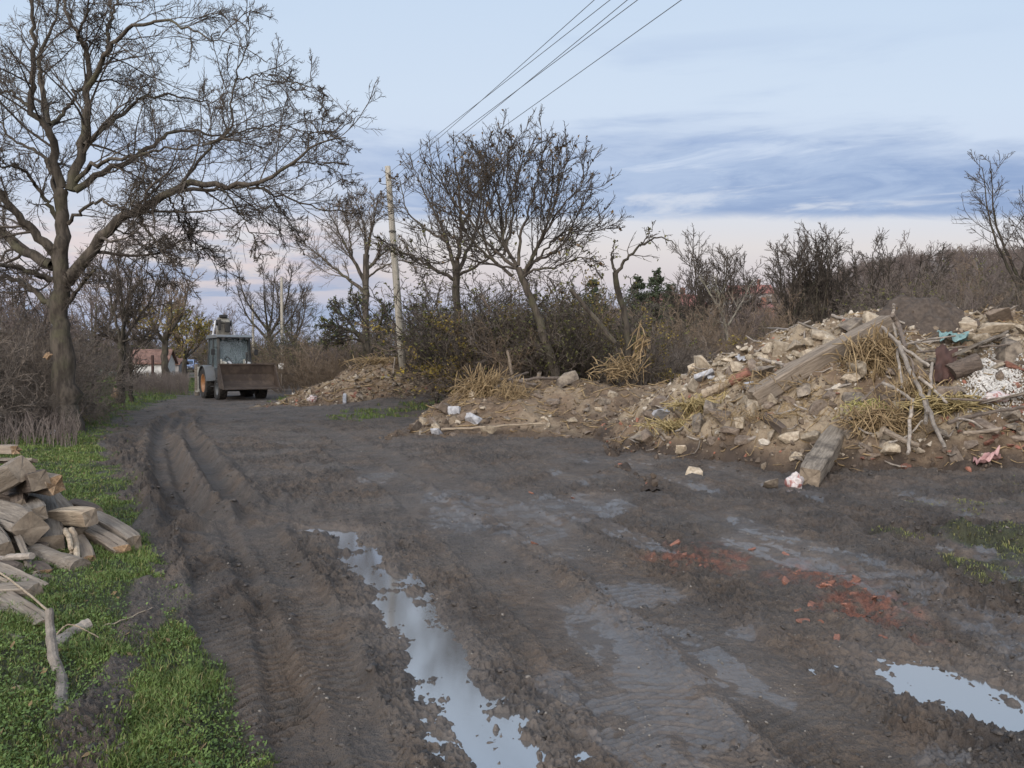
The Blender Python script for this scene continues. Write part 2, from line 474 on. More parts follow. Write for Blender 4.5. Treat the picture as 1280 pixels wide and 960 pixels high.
def ground_detail(x, y, sp):
    """small relief of mud; sp = local mesh spacing"""
    g = grassmask(x, y)
    def oc(lam): return sst(.9, 2.4, lam/sp)
    # where it is churned
    ch = .45 + .55*sst(-.25, .35, fbm(x*.55, y*.55, 3, 61))
    xe = np.interp(y, GRASS_EDGE[:, 1], GRASS_EDGE[:, 0])
    edge = np.exp(-((x-xe-.32)/.30)**2)*sst(4.3, 5.2, y)*sst(22, 12, y)
    right = sst(1.6, 3.0, x-.15*(y-5))*sst(10.5, 8., y)
    ch = np.clip(ch + .9*edge + .55*right, 0, 1.7)
    z = np.zeros_like(x); flat = np.zeros_like(x); wet = np.zeros_like(x)
    tread = np.zeros_like(x)
    for pl, wd, dep, trd in ((T1, .25, .022, 1), (T1b, .26, .016, 1), (T2, .30, .014, .45), (T3, .28, .010, .4), (T4, .3, .018, .2)):
        d, al, sd_ = seg_dist(x, y, pl)
        m = sst(wd*1.06, wd*.80, d + .03*pn(x*3, y*3, 77))
        z -= dep*m; flat = np.maximum(flat, m*(.75 if trd < 1 else .9))
        z += dep*.9*np.exp(-((d-wd*1.12)/.06)**2)
        if trd:
            lug = np.abs(((al/.095 + np.abs(sd_)*4.2 + .8*pn(x*1.7, y*1.7, 9)) % 1.0)-.5)*2
            lug2 = np.abs(((al/.095 - sd_*5.5 + .5) % 1.0)-.5)*2
            tp = sst(.62, .92, lug)*.75 + sst(.8, 1., lug2)*.4
            tread -= m*trd*tp*sst(-.35, .15, pn(x*1.3, y*1.3, 91)+.15)
    z += tread*.034*oc(.04)
    for pl, wd, dep in ((R1, .22, .09), (R2, .19, .08), (R3, .12, .05)):
        d, al, sd_ = seg_dist(x, y, pl)
        z -= dep*np.exp(-(d/wd)**4)
        z += dep*.85*np.exp(-((d-wd*1.5)/.11)**2)*(1+.8*fbm(x*4, y*4, 2, 71))
        flat = np.maximum(flat, .8*np.exp(-(d/wd)**4))
    # puddle channel and the second hollow
    d, al, sd_ = seg_dist(x, y, PUD)
    tot = al.max() if al.size > 4 else 1
    seg = np.concatenate([[0], np.cumsum(np.linalg.norm(np.diff(PUD, axis=0), axis=1))])
    wv = np.interp(al, seg, PUD_W)*(1+.35*pn(al*2.1, al*0+.3, 19))
    basin = np.exp(-(d/np.maximum(wv, .03))**2)
    q = np.hypot((x-P2C[0])*1.0+(y-P2C[1])*.30, (y-P2C[1])*.72)/.36
    basin2 = np.exp(-q**3)
    z -= .056*basin + .075*basin2; ch = ch*(1-.5*basin2)*(1-.2*basin)
    wetb = np.maximum(np.exp(-(d/(wv*1.5+.05))**2), np.exp(-(q/1.5)**2))
    for cx, cy, rx, ry, s in ((790, 740, 70, 16, 1), (470, 597, 24, 10, 1), (600, 640, 90, 26, .75), (660, 668, 70, 16, .7), (930, 790, 30, 10, .9), (560, 622, 60, 18, .6),
                              (1180, 950, 50, 22, .8), (450, 768, 22, 9, .8), (980, 700, 60, 18, .5), (700, 700, 110, 40, .45), (860, 790, 150, 45, .4), (1140, 770, 40, 15, .6)):
        c0 = GP(cx, cy); c1 = GP(cx+rx, cy); c2 = GP(cx, cy-ry)
        wx = abs(c1[0]-c0[0]); wy = abs(c2[1]-c0[1])
        wet = np.maximum(wet, s*np.exp(-(((x-c0[0])/wx)**2+((y-c0[1])/wy)**2)))
    wet = np.maximum(wet, .75*sst(-.05, .45, fbm(x*.9+.2*y, y*.42, 3, 66))*sst(-.9, .2, x-.05*y)*sst(6.5, 3.5, x)*sst(17, 11, y))
    global WETP
    WETP = wet*(1-np.clip(wetb*1.6, 0, 1))
    wet = np.maximum(wet, wetb)
    far = sst(60, 25, y)
    amp = far*(1-flat*.88)*(1-.55*g)*(1-.72*wet*(1-wetb))
    z += .045*fbm(x*.9, y*.9, 2, 81)*amp*ch*oc(1.0)*sst(1.5, 4, y)*(1-.7*wetb)
    b = fbm(x*3.3, y*3.3, 2, 82)
    z += .040*b*amp*ch*oc(.3)
    lump = np.abs(pn(x*8.5+.9*b, y*8.5, 83))
    z += .034*(.35-lump)*amp*ch*oc(.11)
    q1 = pn(x*11+1.1*b, y*11, 183) + .55*pn(x*25, y*25+b, 184)
    z += .026*sst(.10, .34, q1)*amp*ch*oc(.07)
    q2 = pn(x*27+.8*b, y*27, 185) + .5*pn(x*60, y*60, 186)
    z += .013*sst(.08, .36, q2)*amp*(.35+ch)*oc(.035)
    z += .012*(.3-np.abs(pn(x*19, y*19+.5*b, 84)))*amp*(.45+ch)*oc(.05)
    z += .008*pn(x*50, y*50, 85)*amp*(.5+ch)*oc(.02)
    # long smears along the direction of travel
    dx_ = x + .22*y
    z += .03*fbm(dx_*5.5, y*.9, 2, 88)*amp*sst(24, 8, y)*oc(.18)
    # lumps thrown up along the edge of the track
    z += (.075*edge + .03*right)*sst(-.2, .5, fbm(x*3.1, y*3.1, 3, 86))*oc(.3)
    global FINE
    FINE = .024*b*oc(.3) + .02*(.35-lump) + .5*.03*fbm(dx_*5.5, y*.9, 2, 88) - .004*(flat > .5)
    return z, g, wet, ch, flat

def ground_grid():
    ys = [.02, .5, .9, 1.3, 1.7, 2.0, 2.3]
    yp = 1130.
    while True:
        d = CAMZ*FPX/(yp-452)
        ys.append(d)
        if d > 62: break
        yp -= .8 if d < 7 else (1.1 if d < 14 else .9)
        dn = CAMZ*FPX/max(yp-452, 1.)
        mx_ = .048 if d < 22 else (.09 if d < 40 else .2)
        if dn-d > mx_: yp = CAMZ*FPX/(d+mx_)+452
    ys += list(np.geomspace(66, 4200, 60))
    r = np.array(ys)
    fine = np.arange(-35.5, 35.5, .078)
    a = np.concatenate([np.linspace(-180, -80, 12), np.linspace(-76, -36.5, 60), fine, np.linspace(36.5, 76, 60), np.linspace(80, 180, 12)])
    return r, np.radians(a)
r_, a_ = ground_grid()
Rg, Ag = np.meshgrid(r_, a_, indexing='ij')
gx = Rg*np.sin(Ag); gy = Rg*np.cos(Ag)
sp = np.maximum(np.gradient(r_)[:, None]*np.ones_like(Ag)*.6, Rg*.0012)
zd, gm, wet, churn, flat = ground_detail(gx, gy, sp)
film = np.clip(sst(.26, .60, WETP)*sst(.012, -.004, FINE)*sst(24, 12, gy), 0, 1)
far_keep = (Rg < 90)
gz = T(gx, gy) + np.where(far_keep & (gy > .3), zd, 0)
gr = grass_right(gx, gy)
gm = np.where(gy < .3, .3, gm)
gmt = np.maximum(gm, gr*.75)
nr, na = Rg.shape
idx = np.arange(nr*na).reshape(nr, na)
F = np.stack([idx[:-1, :-1], idx[:-1, 1:], idx[1:, 1:], idx[1:, :-1]], -1).reshape(-1, 4)[:, ::-1]
V = np.stack([gx, gy, gz], -1).reshape(-1, 3)
# brown earth near the heaps; crushed brick
def earth(x, y):
    e = np.maximum.reduce([sst(-.5, .05, mound(x, y, *M1K)), sst(-.35, .05, mound(x, y, *M2K)), sst(-.75, .0, mound(x, y, *M3K))*.8])
    return np.clip(e*(.8+.8*fbm(x*1.2, y*1.2, 3, 95)) , 0, 1)
def brickmask(x, y):
    n = fbm(x*3, y*3, 4, 97)
    b = np.zeros_like(x)
    for cx, cy, rx, ry, s in ((1065, 745, 62, 42, 1.), (870, 697, 62, 18, .85), (1010, 720, 60, 22, .5), (1090, 560, 40, 14, .6)):
        c0 = GP(cx, cy); wx = abs(GP(cx+rx, cy)[0]-c0[0]); wy = abs(GP(cx, cy-ry)[1]-c0[1])
        q_ = np.hypot((x-c0[0])/wx, (y-c0[1])/wy)
        b = np.maximum(b, s*sst(1.1, .35, q_+n*.55)*sst(-.35, .25, fbm(x*7, y*7, 2, 98)+.1))
    return b
MUD_ATTR = dict(film=film.ravel(), grass=gmt.ravel(), wet=wet.ravel(), churn=churn.ravel(), flat=flat.ravel(), earth=np.maximum(earth(gx, gy), sst(30, 55, gy)*sst(-.12, -.04, gx/np.maximum(gy, 1))*.8).ravel(), brick=brickmask(gx, gy).ravel())

mud, t, b = new_mat('mud')
co = t('ShaderNodeTexCoord').outputs['Object']
A = {k: t.attr(k) for k in ('grass', 'wet', 'churn', 'flat', 'earth', 'brick', 'film')}
na_ = t.noise(co, 1.1, 8, .6); nb = t.noise(co, 9., 6, .65); nc = t.noise(co, 48., 4, .7); ndd = t.noise(co, 3.2, 5, .6)
mudc = t.mix(t.mapr(na_, .36, .64), (.044, .037, .033, 1), (.100, .087, .077, 1))
mudc = t.mix(t.mapr(nb, .45, .72, 0, .7), mudc, (.115, .098, .085, 1))
mudc = t.mix(t.math('MULTIPLY', A['flat'], .5), mudc, (.092, .080, .071, 1))
mudc = t.mix(t.mapr(nc, .62, .75, 0, .55), mudc, (.13, .11, .095, 1))
mudc = t.mix(t.math('MULTIPLY', t.mapr(A['churn'], .75, 1.35), t.mapr(ndd, .25, .55, .35, .85)), mudc, (.026, .020, .017, 1))
earthc = t.mix(t.mapr(nb, .3, .7), (.075, .052, .037, 1), (.14, .105, .078, 1))
c = t.mix(t.math('MULTIPLY', A['earth'], t.mapr(ndd, .25, .6)), mudc, earthc)
grassc = t.mix(t.mapr(nb, .35, .7), (.030, .034, .014, 1), (.058, .066, .024, 1))
c = t.mix(t.mapr(A['grass'], .25, .8), c, grassc)
brc = t.mix(t.mapr(nb, .3, .7), (.125, .050, .033, 1), (.22, .088, .056, 1))
c = t.mix(t.math('MULTIPLY', A['brick'], t.mapr(nb, .30, .50)), c, brc)
c = t.mix(t.math('MULTIPLY', A['wet'], .35), c, (.03, .027, .026, 1))
t.l.new(c, b.inputs['Base Color'])
rg = t.mapr(ndd, .35, .7, .86, .62)
rg = t.mix(t.math('MULTIPLY', A['wet'], t.mapr(nb, .30, .55)), rg, (.42, .42, .42, 1))
rg = t.mix(t.mapr(A['grass'], .3, .8), rg, (.9, .9, .9, 1))
rg = t.mix(A['earth'], rg, (.82, .82, .82, 1))
t.l.new(rg, b.inputs['Roughness'])
flm = t.mapr(t.math('ADD', A['film'], t.math('MULTIPLY', t.math('SUBTRACT', nb, .5), .9)), .42, .62)
t.l.new(t.math('MULTIPLY', flm, .62), b.inputs['Coat Weight']); b.inputs['Coat Roughness'].default_value = .2; b.inputs['Coat IOR'].default_value = 1.6
b.inputs['Specular IOR Level'].default_value = .5
bh = t.math('ADD', t.math('MULTIPLY', nb, 1.0), t.math('MULTIPLY', nc, .35))
bh = t.math('ADD', bh, t.math('MULTIPLY', t.noise(co, 24., 5, .7), .7))
bs = t.math('SUBTRACT', 1.0, t.math('MULTIPLY', A['wet'], .7))
bp = t('ShaderNodeBump', {'Height': bh, 'Strength': bs, 'Distance': .07})
t.l.new(bp.outputs[0], b.inputs['Normal'])
me = np_mesh('ground', V, [F], mud, True, MUD_ATTR)
ground = link_mesh('ground', me); tag(ground, kind='structure')

# ------------------------------------------------------------------ water lying in the hollows
wm, t, b = new_mat('puddle_water')
co = t('ShaderNodeTexCoord').outputs['Object']
b.inputs['Base Color'].default_value = (.075, .068, .062, 1)
b.inputs['Roughness'].default_value = .09
b.inputs['IOR'].default_value = 3.5
b.inputs['Specular IOR Level'].default_value = .8
def water_strip(name, P, W, z):
    n = len(P); Tn = np.gradient(P, axis=0); Tn /= np.linalg.norm(Tn, axis=1, keepdims=True)
    N_ = np.stack([-Tn[:, 1], Tn[:, 0]], 1)
    rows = [np.concatenate([P+N_*(W*s)[:, None], np.full((n, 1), z)], 1) for s in (-1, 0, 1)]
    Vw = np.stack(rows, 1).reshape(-1, 3); ix = np.arange(n*3).reshape(n, 3)
    Fw = np.stack([ix[:-1, :-1], ix[:-1, 1:], ix[1:, 1:], ix[1:, :-1]], -1).reshape(-1, 4)
    o = link_mesh(name, np_mesh(name, Vw, [Fw], wm, True)); tag(o, kind='structure'); return o
WZ = -.017
water_strip('puddle_water', PUD, PUD_W*1.75, WZ)
aa = np.linspace(0, 2*PI, 40, endpoint=False)
Vw = np.stack([P2C[0]+.62*np.cos(aa)-.12*np.sin(aa), P2C[1]+.72*np.sin(aa), np.full(40, WZ-.002)], 1)
o = link_mesh('puddle_water', np_mesh('puddle_water', Vw, [np.arange(40)[None]], wm)); tag(o, kind='structure')

# ------------------------------------------------------------------ grass
def gz_at(x, y):
    sp_loc = np.clip((x*x+y*y)/1600.*1.2, .01, .04)
    zd_ = ground_detail(x, y, sp_loc)[0]
    return T(x, y) + np.where(y < 60, zd_, 0)

gmat, t, b = new_mat('grass_blade')
co = t('ShaderNodeTexCoord').outputs['Object']
n_ = t.noise(co, 2.2, 4, .6); n2_ = t.noise(co, 60., 2, .6)
c = t.mix(t.mapr(n_, .3, .7), (.050, .080, .019, 1), (.112, .158, .040, 1))
c = t.mix(t.mapr(n2_, .5, .8, 0, .6), c, (.14, .17, .045, 1))
dry = t.attr('dry')
c = t.mix(dry, c, (.20, .165, .075, 1))
t.l.new(c, b.inputs['Base Color']); b.inputs['Roughness'].default_value = .6; b.inputs['Specular IOR Level'].default_value = .25
def blades(x, y, z, h, wd, lean, rng, dryv, name, label=None):
    n = len(x); a = rng.uniform(0, 2*PI, n); la = rng.uniform(0, 2*PI, n)
    dx, dy = np.cos(a)*wd, np.sin(a)*wd
    lx, ly = np.cos(la)*lean*h, np.sin(la)*lean*h
    p = np.stack([x, y, z], 1)
    z3 = np.zeros(n)
    wv = np.stack([dx, dy, z3], 1)
    m = p + np.stack([lx*.35, ly*.35, h*.55], 1); tp = p + np.stack([lx, ly, h*(1-.35*lean)], 1)
    Vb = np.stack([p-wv-[0, 0, .012], p+wv-[0, 0, .012], m+wv*.8, m-wv*.8, tp], 1).reshape(-1, 3)
    i0 = np.arange(n)*5
    F4 = np.stack([i0, i0+1, i0+2, i0+3], 1); F3 = np.stack([i0+3, i0+2, i0+4], 1)
    o = link_mesh(name, np_mesh(name, Vb, [F4, F3], gmat, True, {'dry': np.repeat(dryv, 5)}))
    tag(o, label, 'grass', kind='stuff'); return o
rng = np.random.default_rng(7)
gxs, gys, ghs, gws, gdr = [], [], [], [], []
def scatter(N, D0, D1, a0, a1, maskf, thr, hmul, seed):
    rg_ = np.random.default_rng(seed)
    D = np.sqrt(rg_.uniform(0, 1, N))*0 + np.exp(rg_.uniform(np.log(D0), np.log(D1), N))
    A_ = rg_.uniform(a0, a1, N); x = A_*D; y = D
    m = maskf(x, y); pk = m*(.36+1.15*sst(-.45, .45, fbm(x*2.1, y*2.1, 3, 44))) > rg_.uniform(thr, 1, N)
    x, y, m = x[pk], y[pk], m[pk]
    n = len(x)
    h = rg_.uniform(.014, .046, n)*(.6+.8*sst(-.4, .5, fbm(x*1.1, y*1.1, 3, 45)))*(.5+.5*m)*hmul*(1+.02*y)
    gxs.append(x); gys.append(y); ghs.append(h); gws.append(np.maximum(.0020, y*.00038)*rg_.uniform(.7, 1.6, n)); gdr.append((rg_.uniform(0, 1, n) < .15)*rg_.uniform(.3, 1, n))
scatter(430000, 2.6, 17, -.95, -.12, grassmask, .12, 1., 1)
scatter(150000, 12, 75, -.75, -.24, grassmask, .2, 1.25, 2)
scatter(60000, 4.2, 12, .35, .85, grass_right, .25, .8, 3)
scatter(50000, 20, 45, -.32, .0, grass_right, .2, 2.2, 4)
x, y, h, w_, dr = map(np.concatenate, (gxs, gys, ghs, gws, gdr))
k = (np.maximum(np.maximum(m1(x, y), m2(x, y)), m3(x, y)) < .02)
x, y, h, w_, dr = x[k], y[k], h[k], w_[k], dr[k]
dr = np.where((x > 0) & (y < 14), np.maximum(dr, .55*rng.uniform(.3, 1, len(x))), dr)
blades(x, y, gz_at(x, y), h, w_, .55, rng, dr, 'grass')

# ------------------------------------------------------------------ loose clods of mud
def hull_stone(seed, n=16, box=(1, .75, .6), rnd=.35):
    r = random.Random(seed); bm = bmesh.new()
    for i in range(n):
        v = Vector((r.uniform(-1, 1), r.uniform(-1, 1), r.uniform(-1, 1)))
        m = max(abs(v.x), abs(v.y), abs(v.z)); v2 = v.normalized()
        v = (v/m)*(1-rnd) + v2*rnd
        bm.verts.new((v.x*box[0]*.5, v.y*box[1]*.5, v.z*box[2]*.5))
    bmesh.ops.convex_hull(bm, input=bm.verts[:])
    loose = [v for v in bm.verts if not v.link_faces]
    bmesh.ops.delete(bm, geom=loose, context='VERTS')
    return bm
def bm_arrays(bm):
    bmesh.ops.triangulate(bm, faces=bm.faces[:])
    bm.verts.ensure_lookup_table(); bm.verts.index_update()
    Vv = np.array([v.co[:] for v in bm.verts]); Ff = np.array([[v.index for v in f.verts] for f in bm.faces]); bm.free()
    return Vv, Ff
def rand_rot(rg_, n):
    q_ = rg_.normal(size=(n, 4)); q_ /= np.linalg.norm(q_, axis=1, keepdims=True)
    w0, x0, y0, z0 = q_.T
    return np.stack([np.stack([1-2*(y0*y0+z0*z0), 2*(x0*y0-z0*w0), 2*(x0*z0+y0*w0)], -1),
                     np.stack([2*(x0*y0+z0*w0), 1-2*(x0*x0+z0*z0), 2*(y0*z0-x0*w0)], -1),
                     np.stack([2*(x0*z0-y0*w0), 2*(y0*z0+x0*w0), 1-2*(x0*x0+y0*y0)], -1)], 1)
def scatter_hulls(P, size, rg_, protos, squash=1.0):
    """many small lumps in one mesh"""
    Vs, Fs = [], []; off = 0
    pick = rg_.integers(0, len(protos), len(P)); M = rand_rot(rg_, len(P))
    for k_, (pv, pf) in enumerate(protos):
        s_ = np.where(pick == k_)[0]
        if not len(s_): continue
        Vt = np.einsum('nij,vj->nvi', M[s_], pv)*size[s_][:, None, None]
        Vt[:, :, 2] *= squash
        Vt = Vt + P[s_][:, None, :]
        nv = len(pv)
        Fs.append((pf[None] + (np.arange(len(s_))*nv)[:, None, None] + off).reshape(-1, 3)); Vs.append(Vt.reshape(-1, 3)); off += nv*len(s_)
    return np.concatenate(Vs), np.concatenate(Fs)
PROTO = [bm_arrays(hull_stone(100+i, 13, rnd=.5)) for i in range(10)]
clodm = simple('mud_clod', (.026, .021, .018), (.060, .050, .043), 30, .62, .6, 60, spec=.5)
rg_ = np.random.default_rng(12)
N = 60000
D = np.exp(rg_.uniform(np.log(2.6), np.log(36), N)); A_ = rg_.uniform(-.62, .75, N); x = A_*D; y = D
zd2, g2, wt2, ch2, fl2 = ground_detail(x, y, np.clip(D*D/1600*1.2, .01, .04))
rdg = np.zeros(N)
for pl in (R1, R2): rdg = np.maximum(rdg, np.exp(-((seg_dist(x, y, pl)[0]-.30)/.14)**2))
rdg = np.maximum(rdg, .8*np.exp(-((seg_dist(x, y, PUD)[0]-.34)/.14)**2)*sst(-.2, .3, fbm(x*2, y*2, 2, 4)))
k = (rg_.uniform(0, 1, N) < np.clip((ch2-.62)*1.1+rdg, .03, 1)*(1-g2)*(1-fl2*.8)*(1-.8*wt2))
x, y, zc = x[k], y[k], (T(x, y)+zd2)[k]
size = np.exp(rg_.normal(np.log(.026), .5, len(x))).clip(.01, .11)*(.75+.02*y)
Vc, Fc = scatter_hulls(np.stack([x, y, zc], 1), size, rg_, PROTO, .6)
o = link_mesh('mud_clods', np_mesh('mud_clods', Vc, [Fc], clodm, True)); tag(o, 'dark clods of mud thrown over the wet track', 'mud', kind='stuff')

# little pale pebbles pressed into the mud
N = 5200
D = np.exp(rg_.uniform(np.log(2.6), np.log(20), N)); A_ = rg_.uniform(-.5, .75, N); x = A_*D; y = D
zd2, g2, wt2, ch2, fl2 = ground_detail(x, y, np.clip(D*D/1600*1.2, .01, .04))
k = (rg_.uniform(0, 1, N) < (.35+.65*sst(-.1, .4, fbm(x*1.4, y*1.4, 3, 68)))*(1-g2)*(zd2 > -.03))
x, y, zc = x[k], y[k], (T(x, y)+zd2)[k]
Vc, Fc = scatter_hulls(np.stack([x, y, zc+.001], 1), np.exp(rg_.normal(np.log(.010), .45, len(x))).clip(.005, .035)*(.8+.05*y), rg_, PROTO, .7)
pebm = simple('pebble', (.09, .08, .07), (.21, .19, .165), 14, .8, 0)
o = link_mesh('pebbles', np_mesh('pebbles', Vc, [Fc], pebm, True)); tag(o, 'small pale pebbles pressed into the mud', 'pebbles', kind='stuff')

# clover and fallen leaves in the verge
def flat_leaves(N, D0, D1, a0, a1, size, mat, seed, name, label, maskf, thr, lift=.03, up=.5):
    g_ = np.random.default_rng(seed); D = np.exp(g_.uniform(np.log(D0), np.log(D1), N)); A_ = g_.uniform(a0, a1, N); x = A_*D; y = D
    m = maskf(x, y); k = m > g_.uniform(thr, 1, N); x, y = x[k], y[k]; n = len(x)
    z = gz_at(x, y)+lift*g_.uniform(.2, 1, n); a = g_.uniform(0, 2*PI, n); s_ = size*g_.uniform(.6, 1.4, n)*(1+.02*y)
    c_, sn = np.cos(a), np.sin(a); tl = g_.normal(0, up, (n, 2))
    q = np.array([[-.5, 0], [0, -.38], [.5, 0], [0, .38]])
    X_ = x[:, None]+s_[:, None]*(q[:, 0]*c_[:, None]-q[:, 1]*sn[:, None]); Y_ = y[:, None]+s_[:, None]*(q[:, 0]*sn[:, None]+q[:, 1]*c_[:, None])
    Z_ = z[:, None]+s_[:, None]*(q[:, 0]*tl[:, :1]+q[:, 1]*tl[:, 1:])
    o = link_mesh(name, np_mesh(name, np.stack([X_, Y_, Z_], -1).reshape(-1, 3), [np.arange(n*4).reshape(n, 4)], mat, False)); tag(o, label, 'leaves', kind='stuff')
clm = simple('clover_leaf', (.045, .080, .018), (.105, .155, .034), 5., .6, 0)
dlm = simple('fallen_leaf', (.085, .055, .028), (.20, .14, .065), 9., .8, 0)
flat_leaves(60000, 2.7, 12, -.9, -.15, .0125, clm, 3, 'clover', 'low clover in the green verge', grassmask, .15, .035)
flat_leaves(900, 2.7, 20, -.85, -.1, .032, dlm, 4, 'fallen_leaves', 'brown leaves fallen on the verge and its muddy edge', lambda x, y: .02+.75*grassmask(x, y), .1, .03)
# ------------------------------------------------------------------ heaps of earth and rubble
hm, t, b = new_mat('heap_earth')
co = t('ShaderNodeTexCoord').outputs['Object']
na_ = t.noise(co, 1.3, 7, .6); nb = t.noise(co, 8., 7, .68); nc = t.noise(co, 40., 4, .7)
foot = t.attr('foot'); dusty = t.attr('dusty')
c = t.mix(t.mapr(na_, .35, .65), (.085, .058, .038, 1), (.160, .112, .074, 1))
c = t.mix(t.mapr(nb, .48, .68, 0, .8), c, (.22, .162, .11, 1))
c = t.mix(t.math('MULTIPLY', dusty, t.mapr(nb, .30, .55)), c, (.27, .215, .15, 1))
c = t.mix(t.mapr(nc, .60, .74, 0, .8), c, (.26, .215, .165, 1))
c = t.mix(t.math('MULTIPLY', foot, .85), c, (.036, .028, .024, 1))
t.l.new(c, b.inputs['Base Color']); b.inputs['Roughness'].default_value = .85; b.inputs['Specular IOR Level'].default_value = .25
bh = t.math('ADD', t.math('MULTIPLY', nb, 1.2), t.math('MULTIPLY', nc, .4))
bp = t('ShaderNodeBump', {'Height': bh, 'Strength': 1., 'Distance': .05}); t.l.new(bp.outputs[0], b.inputs['Normal'])

def heap(name, mf, xr, yr, s_, label, foot_f, dusty_f):
    xs = np.arange(*xr, s_); ys = np.arange(*yr, s_)
    X_, Y_ = np.meshgrid(xs, ys, indexing='ij')
    m = mf(X_, Y_)
    m = m + .05*(.3-np.abs(pn(X_*7, Y_*7, 201))) + .03*(.3-np.abs(pn(X_*15, Y_*15, 202)))
    Z_ = T(X_, Y_) + m
    ix = np.arange(X_.size).reshape(X_.shape)
    Fq = np.stack([ix[:-1, :-1], ix[1:, :-1], ix[1:, 1:], ix[:-1, 1:]], -1).reshape(-1, 4)
    mm = m.ravel()
    Fq = Fq[(mm[Fq].max(1) > -.10)]
    used = np.unique(Fq); re = np.full(X_.size, -1); re[used] = np.arange(len(used))
    Vh = np.stack([X_, Y_, Z_], -1).reshape(-1, 3)[used]
    at = {'foot': foot_f(X_, Y_, m).ravel()[used], 'dusty': dusty_f(X_, Y_, m).ravel()[used]}
    o = link_mesh(name, np_mesh(name, Vh, [re[Fq]], hm, True, at))
    tag(o, label, 'heap')
    return o
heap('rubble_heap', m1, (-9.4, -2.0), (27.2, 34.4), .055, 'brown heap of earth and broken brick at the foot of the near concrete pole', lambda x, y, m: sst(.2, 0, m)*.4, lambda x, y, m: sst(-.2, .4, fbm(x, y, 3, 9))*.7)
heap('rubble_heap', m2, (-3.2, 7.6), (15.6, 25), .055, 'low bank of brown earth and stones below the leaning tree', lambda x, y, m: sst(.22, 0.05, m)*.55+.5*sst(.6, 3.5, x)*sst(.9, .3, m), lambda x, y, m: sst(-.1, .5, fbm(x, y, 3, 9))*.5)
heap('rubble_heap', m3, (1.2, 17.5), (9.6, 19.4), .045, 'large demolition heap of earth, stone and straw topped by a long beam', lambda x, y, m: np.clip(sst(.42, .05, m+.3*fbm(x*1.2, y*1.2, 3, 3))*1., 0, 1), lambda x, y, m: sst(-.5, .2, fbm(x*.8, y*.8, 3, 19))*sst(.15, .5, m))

stonem = simple('limestone', (.20, .158, .112), (.39, .33, .25), 5., .85, .6, 18, vary=.28, bdist=.03)
stonedk = simple('brown_stone', (.10, .075, .058), (.20, .16, .125), 5., .85, .6, 18, vary=.2, bdist=.03)
stonewh = simple('whitewashed_stone', (.20, .20, .212), (.37, .37, .385), 4., .8, .4, 18, vary=.1)
brickm = simple('red_brick', (.12, .058, .042), (.25, .118, .084), 9., .85, .4, 30, vary=.25)
mudst = simple('muddy_stone', (.07, .056, .046), (.24, .20, .155), 3.5, .8, .6, 14, vary=.1, bdist=.03)

STONE_ME = []
def stone_mesh(seed, mat, box):
    bm = hull_stone(seed, 13, box, .06)
    bmesh.ops.bevel(bm, geom=bm.edges[:], offset=.018, segments=1, affect='EDGES')
    bmesh.ops.triangulate(bm, faces=[f for f in bm.faces if len(f.verts) > 4])
    bmesh.ops.subdivide_edges(bm, edges=[e for e in bm.edges if e.calc_length() > .14], cuts=2, use_grid_fill=True)
    for v in bm.verts:
        n_ = pn(v.co.x*4+seed, v.co.y*4+v.co.z*3, seed)
        v.co += v.co.normalized()*float(n_)*.022
    bm.normal_update()
    for f in bm.faces: f.smooth = False
    me_ = bpy.data.meshes.new('stone'); bm.to_mesh(me_); bm.free(); me_.materials.append(mat); return me_
ST = {}
def get_stone(kind, i):
    mats = dict(lime=stonem, brown=stonedk, white=stonewh, brick=brickm, mud=mudst)
    k_ = (kind, i % 7)
    if k_ not in ST:
        bx = [(1, .7, .6), (1, .85, .75), (1, .6, .5), (1, .8, .55), (1, .62, .62), (1, .9, .45), (1, .75, .85)][i % 7] if kind != 'brick' else (1, .5, .3)
        ST[k_] = stone_mesh(300+i % 7+len(kind)*11, mats[kind], bx)
    return ST[k_]
rs = random.Random(5)
def stone(p, size, kind='lime', i=None, rot=None, label=None, group=None, sq=(1, 1, 1), name=None):
    i = rs.randrange(7) if i is None else i
    o = link_mesh(name or ('brick' if kind == 'brick' else 'stone'), get_stone(kind, i))
    o.location = p; o.scale = (size*sq[0], size*sq[1], size*sq[2])
    o.rotation_euler = rot or (rs.uniform(-.5, .5), rs.uniform(-.5, .5), rs.uniform(0, 6.28))
    tag(o, label, 'brick' if kind == 'brick' else 'stone', group)
    return o
def z1(zx, zy): return 800+zx/2.667, 370+zy/2.667
def place_stone(px, py, spx, kind, label, group=None, lift=.0, **k):
    p = hit(px, py + spx*.15); D = p[1]; s_ = spx/FPX*D*1.12
    # rest on the surface
    p = p + np.array([0, 0, s_*.16+lift])
    return stone(p, s_, kind, label=label, group=group, sq=(1, rs.uniform(.75, 1.1), rs.uniform(.7, 1.15)), **k)
